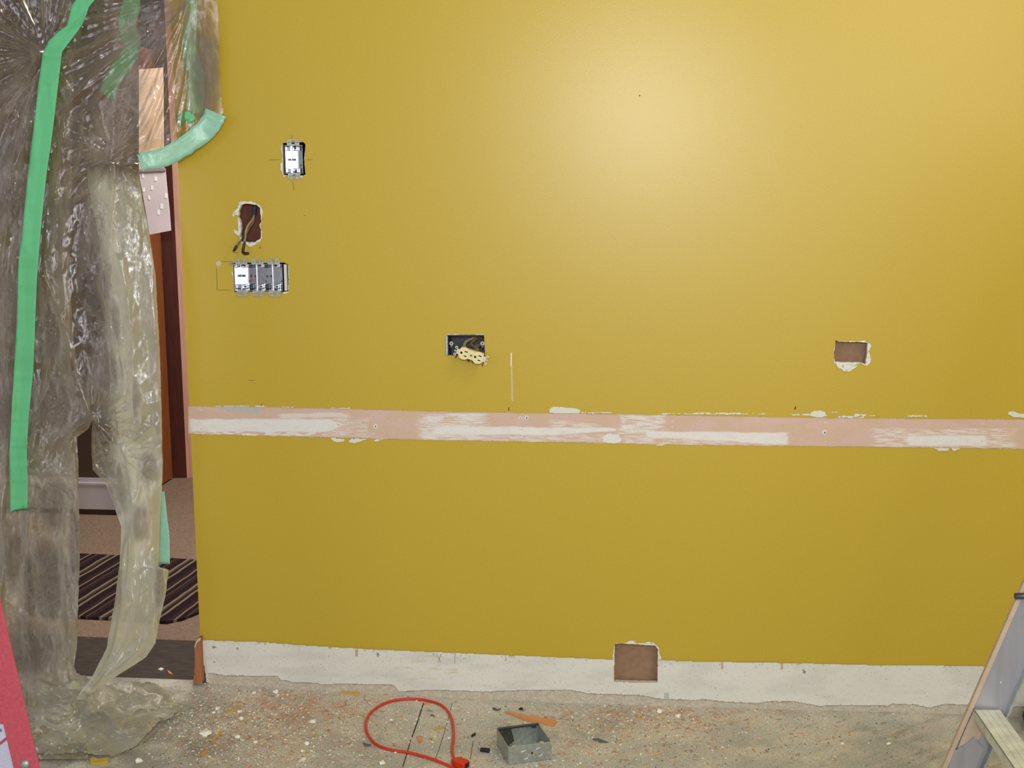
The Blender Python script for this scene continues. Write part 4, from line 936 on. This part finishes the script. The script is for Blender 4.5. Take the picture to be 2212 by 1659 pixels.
# ------------------------------------------------------------------ square steel box on the floor
f0 = FL(1098, 1653); f1 = FL(1191, 1641); ex = (f1-f0); ex.z = 0; SZ = ex.length; ex.normalize(); ey = Vector((-ex.y, ex.x, 0))
fb = thing('junction_box', f0+ex*SZ/2+ey*SZ/2, 'open square galvanised junction box standing on the littered floor', 'electrical box')
BH = PY(1098, 1615, f0.y).z-f0.z
def LP(u, v, h): return f0+ex*u+ey*v+Vector((0, 0, h+.001))
t = .0016
def wallq(q, u0, v0, u1, v1, h0, h1): q.hexa([LP(u0, v0, h0), LP(u1, v0, h0), LP(u1, v1, h0), LP(u0, v1, h0)], [LP(u0, v0, h1), LP(u1, v0, h1), LP(u1, v1, h1), LP(u0, v1, h1)])
q = MB(); wallq(q, 0, 0, SZ, t, 0, BH); wallq(q, 0, SZ-t, SZ, SZ, 0, BH); wallq(q, 0, t, t, SZ-t, 0, BH); wallq(q, SZ-t, t, SZ, SZ-t, 0, BH); wallq(q, t, t, SZ-t, SZ-t, 0, t)
q.build('shell', M['zincdull'], fb, origin=fb.location, bevel=.0006)
for cu, cv_ in ((.355, .47), (.71, .56)):
    pass
def ringpart(u, h, r):
    q = MB(); n = 26; pts = [LP(u+r*math.cos(k*2*math.pi/n), -.0004, h+r*math.sin(k*2*math.pi/n)) for k in range(n+1)]
    q.tube(pts, .0009, 6); q.build('knockout_ring', M['steel'], fb, True, origin=fb.location)
ringpart(SZ*.38, BH*.44, .0115); ringpart(SZ*.71, BH*.50, .0110)
q = MB(); q.cyl(LP(SZ*.55, -.0008, BH*.5), LP(SZ*.55, .001, BH*.5), .0026, n=12); q.build('screw_hole', M['darkhole'], fb, origin=fb.location)
q = MB()
wallq(q, t, SZ-.008, SZ-t, SZ-t, BH-.003, BH+.003); q.build('back_lip', M['zincdark'], fb, origin=fb.location, bevel=.001)
for (u, v) in ((.16, .04), (.80, .05), (.07, .80), (.86, .86)):
    q = MB(); wallq(q, SZ*u-.006, SZ*v, SZ*u+.006, SZ*v+.009, BH-.0045, BH-.0028); q.build('screw_tab', M['steel'] if v < .1 else M['zincdark'], fb, origin=fb.location)
q = MB(); A_ = [LP(t, SZ-t, BH-.004), LP(SZ*.33, SZ-t, BH-.004), LP(SZ*.26, SZ*.45, BH-.010), LP(t, SZ*.12, BH-.004)]; q.hexa(A_, [p+Vector((0, 0, .002)) for p in A_]); q.build('corner_shade_plate', M['bluegrey'], fb, origin=fb.location)  # dark plate standing in for the shade inside the box's left corner
q = MB(); q.tube([LP(SZ*.3, SZ+.006, BH*.5+.0), LP(SZ*.28, SZ+.008, BH+.004), LP(SZ*.31, SZ+.008, BH+.011), LP(SZ*.34, SZ+.006, BH+.004)], .0008, 6); q.build('ground_clip', M['steel'], fb, True, origin=fb.location)

# ------------------------------------------------------------------ countable litter on the floor
def chip(name, poly, h, material, label, cat, group=None, lift=.0004, jagg=0, th2=None):
    pp = jag(poly, jagg, 5) if jagg else poly
    bt = [FL(x, y, lift) for x, y in pp]; c = sum(bt, Vector())/len(bt)
    tp = [p+Vector((0, 0, h*(1+.3*n2(p.x*90, p.y*90)))) for p in bt]
    q = MB(); q.hexa(bt, tp); o = q.build(name, material, None, origin=c); return tag(o, label, cat, group)
chip('wood_splinter', [(1091, 1539), (1100, 1540), (1140, 1549), (1175, 1555), (1200, 1557), (1203, 1561), (1197, 1570), (1180, 1567), (1130, 1556)], .005, M['wood_splint'], 'long tapering orange wood splinter behind the steel junction box', 'wood piece')
chip('wood_splinter', [(737, 1493), (740, 1491), (776, 1496), (777, 1501), (768, 1502), (738, 1496)], .004, M['wood_yel'], 'flat golden wood splinter lying against the wall base left of the cord', 'wood piece')
chip('wood_splinter', [(484, 1538), (512, 1530), (516, 1532), (488, 1543)], .003, M['wood_yel'], 'pale tan wood sliver near the broken casing stub', 'wood piece')
chip('wood_splinter', [(455, 1602), (477, 1579), (481, 1581), (458, 1605)], .003, M['wood_yel'], 'yellowish wood sliver pointing up right among the left rubble', 'wood piece')
chip('wood_splinter', [(432, 1632), (447, 1621), (450, 1624), (436, 1636)], .003, M['wood_splint'], 'short orange wood sliver in front of the plastic pool', 'wood piece')
chip('wood_splinter', [(914, 1519), (926, 1520), (928, 1522), (918, 1523)], .003, M['wood_splint'], 'tiny orange splinter just inside the top of the cord loop', 'wood piece')
chip('plaster_flake', [(342, 1447), (348, 1444), (354, 1446), (348, 1449)], .003, M['white_chip'], 'small white flake on the dark threshold', 'plaster piece', lift=-.0066)
chip('wood_splinter', [(361, 1449), (366, 1451), (373, 1457), (365, 1456)], .003, M['wood_splint'], 'small orange splinter on the dark threshold', 'wood piece', lift=-.0066)
chip('wood_chip', [(902, 1592), (909, 1591), (913, 1601), (907, 1606), (903, 1601)], .003, M['wood_splint'], 'square tan chip lying inside the cord loop', 'wood piece')
chip('paint_flake', [(930, 1573), (940, 1576), (949, 1573), (948, 1567), (952, 1573), (964, 1571), (955, 1577), (942, 1578)], .002, M['yellow_chip'], 'curled yellow paint flake inside the cord loop', 'paint flake')
chip('paint_flake', [(195, 1643), (203, 1640), (212, 1643), (234, 1642), (233, 1648), (220, 1652), (196, 1652)], .006, M['yellow_chip'], 'mustard paint flake in front of the plastic pool', 'paint flake')
chip('grey_flake', [(784, 1606), (795, 1609), (802, 1610), (798, 1613), (788, 1613)], .003, M['grey_chip'], 'dark grey flake touching the left of the cord loop', 'debris flake')
chip('grey_flake', [(929, 1547), (933, 1545), (939, 1547.5), (934, 1547.5)], .003, M['grey_chip'], 'tiny dark flake inside the cord loop near its top', 'debris flake')
chip('grey_flake', [(1064, 1531), (1069, 1530), (1074, 1534), (1082, 1533), (1072, 1536), (1066, 1534)], .004, M['grey_chip'], 'curled grey flake near the wall left of the small black ring', 'debris flake')
chip('grey_flake', [(1280, 1598), (1292, 1597), (1314, 1605), (1300, 1605)], .003, M['grey_chip'], 'dark pointed flake on the bare patch right of the junction box', 'debris flake')
chip('black_scrap', [(1018, 1590), (1022, 1588), (1026, 1585), (1028, 1588), (1023, 1591), (1019, 1593)], .004, M['black'], 'small black scrap between the cord and the wire nut', 'scrap')
p = FL(1125.5, 1531, .003); q = MB(); n = 20; q.tube([p+Vector((math.cos(k*2*math.pi/n), math.sin(k*2*math.pi/n), 0))*.0042 for k in range(n+1)], .0021, 8); tag(q.build('black_ring', M['black'], None, True, origin=p), 'little black ring on the floor near the wall behind the splinter', 'ring')
p0 = FL(1038, 1619, .006); p1 = FL(1057, 1621, .006); q = MB()
wn = thing('wire_nut', FL(1047, 1624), 'black wire nut lying left of the steel junction box', 'wire connector')
q.cyl(p0, p0+(p1-p0)*.75, .0048, .0058, 12); q.cyl(p0+(p1-p0)*.75, p1, .0060, .0060, 12); q.build('cap', M['black'], wn, origin=wn.location)
q = MB(); 
for k in range(8):
    a_ = k*math.pi/4; dd_ = Vector((0, math.cos(a_), math.sin(a_)))*.0056; q.cyl(p0+(p1-p0)*.1+dd_*.9, p0+(p1-p0)*.8+dd_, .0006, n=6)
q.build('grip_ribs', M['black'], wn, origin=wn.location)
def lump(px, py, r, material, label, group=None, cat='plaster piece', sq=.55):
    c = FL(px, py, r*sq*.55); bm = bmesh.new(); bmesh.ops.create_icosphere(bm, subdivisions=2, radius=r)
    for v in bm.verts:
        v.co *= 1+.75*n2(v.co.x*1.4/r+px, v.co.y*1.4/r+py, v.co.z*1.4/r); v.co.z *= sq; v.co.x *= 1.15
    me = bpy.data.meshes.new('plaster_chunk'); bm.to_mesh(me); bm.free()
    o = link('plaster_chunk', me, material); o.location = c; o.rotation_euler.z = px; return tag(o, label, cat, group)
LG = 'white plaster crumbs among the rubble by the wall'
for x, y, r, l in ((675, 1558, .0070, 'roundest white plaster lump, left of the cord loop'), (521, 1551, .0068, 'white plaster lump below the pale tan sliver'),
                   (513, 1592, .0065, 'white plaster crumb in front of the yellowish sliver'), (551, 1603, .0060, 'white plaster crumb right of the two left slivers'),
                   (662, 1605, .0068, 'bright white plaster flake left of the cord loop front'), (655, 1641, .0072, 'white plaster lump nearest the frame bottom'),
                   (653, 1622, .0040, 'small white crumb above the nearest plaster lump'), (445, 1583, .014, 'biggest grey-white plaster slab by the plastic pool'),
                   (470, 1530, .0075, 'white plaster chunk left of the pale tan sliver'), (518, 1537, .0062, 'white crumb touching the pale tan sliver'),
                   (461, 1539, .0055, 'white crumb below the leftmost plaster chunk'), (825, 1647, .0070, 'white lump below the front strand of cord'),
                   (300, 1643, .0085, 'white lump with dark shade in front of the plastic pool'), (548, 1497, .006, 'torn white paper-faced plaster piece at the wall foot'),
                   (596, 1494, .007, 'ragged white plaster crumb at the wall foot'), (1465, 1547, .0068, 'bright white lump in the rusty dust right of the square cut-out'),
                   (1425, 1537, .0075, 'flat white chip in the rusty dust below the square cut-out'), (1820, 1606, .004, 'lone white crumb on the right floor, left one of two'),
                   (1920, 1606, .0045, 'lone white crumb on the right floor, right one of two'), (845, 1555, .0045, 'white crumb inside the cord loop on the left'),
                   (970, 1594, .004, 'white crumb touching the right strand of the cord')):
    lump(x, y, r, M['white_chip'], l, sq=.45 if r > .009 else .6)
for x, y, r, l in ((592, 1579, .015, 'largest flat tan plaster flake in the middle of the rubble'), (508, 1587, .011, 'flat olive-tan flake beside the yellowish sliver'), (568, 1549, .007, 'small rounded tan chip amid the rust-coloured rubble'), (633, 1592, .008, 'brownish grey fragment right of the large tan flake'), (652, 1630, .008, 'tan flake just above the nearest white lump')):
    lump(x, y, r, M['tan_chip'], l, sq=.22)

# ------------------------------------------------------------------ uncountable crumbs and shavings
def scatter(name, n, dens, size, cols, label, mat_, flat_=.4, elong=1.0, seed=1):
    rnd = random.Random(seed); vs = []; fs = []; cs = []; k = 0; tries = 0
    while k < n and tries < n*60:
        tries += 1; px = rnd.uniform(-20, 2230); py = rnd.uniform(1470, 1665)
        if rnd.random() > dens(px, py): continue
        p = FL(px, py, 0)
        if p.y > -.004: continue
        s_ = size[0]*(size[1]/size[0])**(rnd.random()**2.2); a_ = rnd.uniform(0, 6.28); ca, sa = math.cos(a_), math.sin(a_)
        lx = s_*elong*rnd.uniform(.7, 1.5); ly = s_*rnd.uniform(.5, 1); h = s_*flat_*rnd.uniform(.3, 1.1); c = rnd.choice(cols); c = tuple(v*rnd.uniform(.8, 1.15) for v in c)
        b = len(vs); tilt = rnd.uniform(-.4, .4)
        for (u, v, w_) in ((-1, -1, 0), (1, -.8, 0), (.9, 1, 0), (-1, .7, 0), (-.7, -.6, 1), (.8, -.5, 1), (.5, .7, 1), (-.6, .5, 1)):
            u2, v2 = u*lx/2*rnd.uniform(.7, 1.2), v*ly/2*rnd.uniform(.7, 1.2)
            vs.append((p.x+u2*ca-v2*sa, p.y+u2*sa+v2*ca, p.z+.0003+w_*h+ max(0, u*tilt*h)))
            cs += [*c, 1]
        fs += [tuple(b+i for i in f) for f in ((0, 3, 2, 1), (4, 5, 6, 7), (0, 1, 5, 4), (1, 2, 6, 5), (2, 3, 7, 6), (3, 0, 4, 7))]; k += 1
    me = bpy.data.meshes.new(name); me.from_pydata(vs, [], fs)
    at = me.color_attributes.new('Col', 'FLOAT_COLOR', 'POINT'); at.data.foreach_set('color', cs)
    o = link(name, me, mat_); o['kind'] = 'stuff'; o['label'] = label; o['category'] = 'debris'
    return o
def G(px, py, cx, cy, sx, sy): return math.exp(-((px-cx)/sx)**2-((py-cy)/sy)**2)
def dw(px, py): return min(1, .10*ss(290, 440, px)*ss(1500, 1200, px)+.9*G(px, py, 560, 1545, 170, 50)+.5*G(px, py, 450, 1560, 60, 60)+.3*G(px, py, 600, 1620, 220, 40)+.14*G(px, py, 900, 1570, 260, 60)+.5*G(px, py, 1420, 1545, 170, 26)+.16*G(px, py, 1300, 1610, 300, 60)+.02)
def ds(px, py): return min(1, .06*ss(290, 440, px)*ss(1900, 1300, px)+1.0*G(px, py, 640, 1525, 150, 34)+.5*G(px, py, 560, 1590, 170, 50)+.9*G(px, py, 1420, 1543, 180, 24)+.25*G(px, py, 1350, 1600, 300, 50)+.2*G(px, py, 1600, 1535, 150, 10)+.12*G(px, py, 1800, 1575, 200, 30))
scatter('plaster_crumbs', 6800, dw, (.0010, .0060), [srgb(246, 244, 230), srgb(238, 232, 212), srgb(222, 214, 190), srgb(210, 202, 178)], 'white plaster crumbs strewn over the subfloor', M['crumb'], .5, 1.1, 2)
scatter('wood_shavings', 5600, ds, (.0014, .0080), [srgb(202, 164, 128), srgb(190, 146, 110), srgb(212, 178, 138), srgb(176, 140, 114), srgb(212, 192, 160)], 'rusty brown wood bits and dust strewn over the subfloor', M['shaving'], .28, 2.0, 3)
scatter('grey_grit', 2600, lambda x, y: .25+.5*G(x, y, 460, 1590, 120, 60), (.0010, .0036), [srgb(96, 92, 84), srgb(120, 112, 98), srgb(76, 72, 66)], 'fine dark grit on the subfloor', M['crumb'], .4, 1.3, 5)

# ------------------------------------------------------------------ red stepladder leg at lower left
yL = -.95
rl = thing('red_stepladder', FL(60, 1900), 'red fibreglass stepladder side rail with a steel bolt at the lower left corner', 'ladder')
rl.location = (PY(110, 1800, yL).x, yL, 0)
def edge(px0, py0, px1, py1):
    a = PY(px0, py0, yL); b = PY(px1, py1, yL); d = (b-a)/(b.z-a.z)
    return lambda z: a+d*(z-a.z)
eR = edge(83, 1654, 0, 1300); eL = edge(29, 1659, 3, 1545)
wid = (eR(.2)-eL(.2)).x; d_ = (eR(1.0)-eR(0)); 
def RL(z, u, v): p = eR(z); return Vector((p.x-wid+wid*u, yL+v, z))
q = MB(); q.hexa([RL(0.01, 0, 0), RL(.01, 1, 0), RL(.01, 1, .005), RL(.01, 0, .005)], [RL(1.7, 0, 0), RL(1.7, 1, 0), RL(1.7, 1, .005), RL(1.7, 0, .005)])
q.build('front_flange', M['redfg'], rl, origin=rl.location, bevel=.001)
q = MB(); q.hexa([RL(0.01, -.9, .005), RL(.01, .3, .005), RL(.01, .3, .009), RL(.01, -.9, .009)], [RL(1.7, -.9, .005), RL(1.7, .3, .005), RL(1.7, .3, .009), RL(1.7, -.9, .009)]); q.build('web', M['redfg'], rl, origin=rl.location)
def lab():
    me = bpy.data.meshes.new('warning_label'); nx, nz = 60, 120; z0 = eL(0).z; zt = PY(5, 1566, yL).z; zb_ = PY(5, 1662, yL).z-.06
    vs = []; cs = []
    for j in range(nz+1):
        z = zb_+(zt-zb_)*j/nz
        for i in range(nx+1):
            u = -.85+1.0*i/nx; p = RL(z, u, .0035); vs.append(tuple(p-rl.location))
            c = srgb(206, 206, 226); px, py = project(p)
            yy = py+.25*px
            if 1600 < py < 1660 and (int(yy) % 5 == 0) and fbm(px/3, py/2) > -.3: c = srgb(176, 172, 202)
            if abs((py-(1606-(px)*.75))-0) < 4 and px < 18: c = srgb(176, 84, 110)
            if math.hypot(px-1, py-1578) < 4: c = srgb(130, 128, 150)
            cs += [*c, 1]
    fs = [(j*(nx+1)+i, j*(nx+1)+i+1, (j+1)*(nx+1)+i+1, (j+1)*(nx+1)+i) for j in range(nz) for i in range(nx)]
    me.from_pydata(vs, [], fs); at = me.color_attributes.new('Col', 'FLOAT_COLOR', 'POINT'); at.data.foreach_set('color', cs)
    o = link('warning_label', me, M['label'], rl); o['label'] = 'pale lavender sticker with faint print'
lab()
bc = PY(55, 1650, yL); q = MB(); bm = bmesh.new(); bmesh.ops.create_uvsphere(bm, u_segments=20, v_segments=12, radius=.0105)
for v in bm.verts: v.co.y *= .7
me = bpy.data.meshes.new('bolt_head'); bm.to_mesh(me); bm.free(); o = link('bolt_head', me, M['zincdull'], rl, True); o.location = bc-rl.location+Vector((0, -.001, 0))
q = MB(); q.hexa([RL(.0, -.95, -.012), RL(.0, 1.08, -.012), RL(.0, 1.08, .03), RL(.0, -.95, .03)], [RL(.05, -.9, -.006), RL(.05, 1.05, -.006), RL(.05, 1.05, .02), RL(.05, -.9, .02)]); q.build('rubber_foot', M['black'], rl, origin=rl.location)
for z in (.55, .85, 1.15):
    q = MB(); a_ = RL(z, -.8, .01); q.box((a_.x-.42, a_.y, z-.012), (a_.x+.02, a_.y+.08, z+.012)); q.build('step', M['redfg'], rl, origin=rl.location)

# ------------------------------------------------------------------ aluminium stepladder at right
yR = -.90
al = thing('aluminium_stepladder', (PY(2100, 1700, yR).x, yR, 0), 'aluminium stepladder with a paint-spattered step at the lower right corner', 'ladder')
def E(p, q, y=yR):
    a = PY(*p, y); b = PY(*q, y); d = (b-a)/(b.z-a.z); return lambda z: a+d*(z-a.z)
f_out = E((2212, 1250), (2033, 1659)); f_in = E((2131, 1457), (2041, 1659)); w_out = E((2212, 1443), (2164, 1536))
zlow = .0; zhi = 1.6
def strip(name, ea, eb, z0, z1, y0, y1, material, zz=None):
    q = MB(); A_ = ea(z0); B_ = eb(z0); C_ = eb(z1); D_ = ea(z1)
    q.hexa([Vector((A_.x, y0, z0)), Vector((B_.x, y0, z0)), Vector((B_.x, y1, z0)), Vector((A_.x, y1, z0))], [Vector((D_.x, y0, z1)), Vector((C_.x, y0, z1)), Vector((C_.x, y1, z1)), Vector((D_.x, y1, z1))])
    return q.build(name, material, al, origin=al.location)
par = f_out
off_in = (f_in(.5)-f_out(.5)).x; off_w = (w_out(.5)-f_out(.5)).x
fi = lambda z: f_out(z)+Vector((.0092, 0, 0)); wo = lambda z: f_out(z)+Vector((off_w, 0, 0))
strip('rail_flange', f_out, fi, .0, zhi, yR-.006, yR+.004, M['alu_edge'])
strip('rail_web', fi, wo, .0, zhi, yR, yR+.003, M['alu'])
fo2 = lambda z: wo(z)+Vector((.004, 0, 0)); strip('rear_flange', wo, fo2, .0, zhi, yR-.018, yR+.003, M['zincdull'])
# step: horizontal tread running towards us and to the right
zs = PY(2130, 1530, yR).z
def tread():
    tl = PZ(2106, 1534, zs); tr_ = PZ(2160, 1534, zs); ml = PZ(2143, 1521, zs)
    d = PZ(2230, 1632, zs)-PZ(2158, 1534, zs); d.normalize()
    a_, b_ = tl, tr_; Ln = .52; q = MB()
    wv = (b_-a_); n_ = 9; wl = wv.length; n_ = 4
    for k in range(n_):                      # ribs along the tread
        s0, s1 = k/n_+.006, (k+1)/n_-.006; A_ = [a_+wv*s0, a_+wv*s1, a_+wv*s1+d*Ln, a_+wv*s0+d*Ln]
        q.hexa([p-Vector((0, 0, .003)) for p in A_], [p+Vector((0, 0, .0006)) for p in A_])
    A_ = [a_, b_, b_+d*Ln, a_+d*Ln]; q.hexa([p-Vector((0, 0, .004)) for p in A_], [p-Vector((0, 0, .001)) for p in A_])
    q.build('tread', M['alu_tread'], al, origin=al.location)
    q = MB(); A_ = [a_, a_+d*Ln, a_+d*Ln+wv*.04, a_+wv*.04]; q.hexa([p-Vector((0, 0, .022)) for p in A_], [p-Vector((0, 0, .001)) for p in A_]); q.build('tread_lip', M['wood_yel'] if False else M['alu_tread'], al, origin=al.location)
tread()
# gusset and brace below the step
def gp(name, poly, y0, y1, material):
    q = MB(); f = [PY(x, y, y0) for x, y in poly]; q.hexa(f, [Vector((p.x, y1, p.z)) for p in f]); return q.build(name, material, al, origin=al.location)
gp('gusset', [(2086, 1573), (2106, 1532), (2128, 1560), (2116, 1596), (2100, 1606), (2068, 1618)], yR-.004, yR-.001, M['plaster_dusty'])
gp('brace', [(2062, 1622), (2088, 1606), (2104, 1592), (2124, 1618), (2104, 1672), (2042, 1672)], yR-.007, yR-.004, M['alu'])
q = MB(); c_ = PY(2200, 1288, yR-.02); q.cyl(c_+Vector((-.006, 0, 0)), c_+Vector((.06, .01, 0)), .0062, n=16); q.build('spreader_pin', M['zincdark'], al, True, origin=al.location)
q = MB(); c_ = PY(2083, 1573, yR-.006); q.cyl(c_, c_+Vector((0, .004, 0)), .003, n=12); q.build('rivet', M['zincdark'], al, origin=al.location)
for k in range(1):
    c_ = PY(2163, 1476, yR); q = MB(); q.cyl(c_+Vector((0, -.002, 0)), c_, .0026, n=12); q.build('rivet', M['steel'], al, origin=al.location)
q = MB(); A_ = wo(0); B_ = f_out(0); q.box((B_.x-.01, yR-.03, 0.0), (A_.x+.01, yR+.012, .03)); q.build('rubber_foot', M['black'], al, origin=al.location)
# navy thing at the frame edge
c_ = FL(2225, 1556); q = MB()
bm = bmesh.new(); bmesh.ops.create_icosphere(bm, subdivisions=3, radius=.085)
for v in bm.verts:
    v.co *= 1+.18*n2(v.co.x*14, v.co.y*14, v.co.z*14); v.co.z *= .45; v.co.x *= 1.0
me = bpy.data.meshes.new('blue_cloth'); bm.to_mesh(me); bm.free(); o = link('blue_cloth', me, M['navy'], None, True); o.location = FL(2287, 1558, .034)
tag(o, 'navy blue cloth bundle on the floor behind the aluminium stepladder', 'cloth')
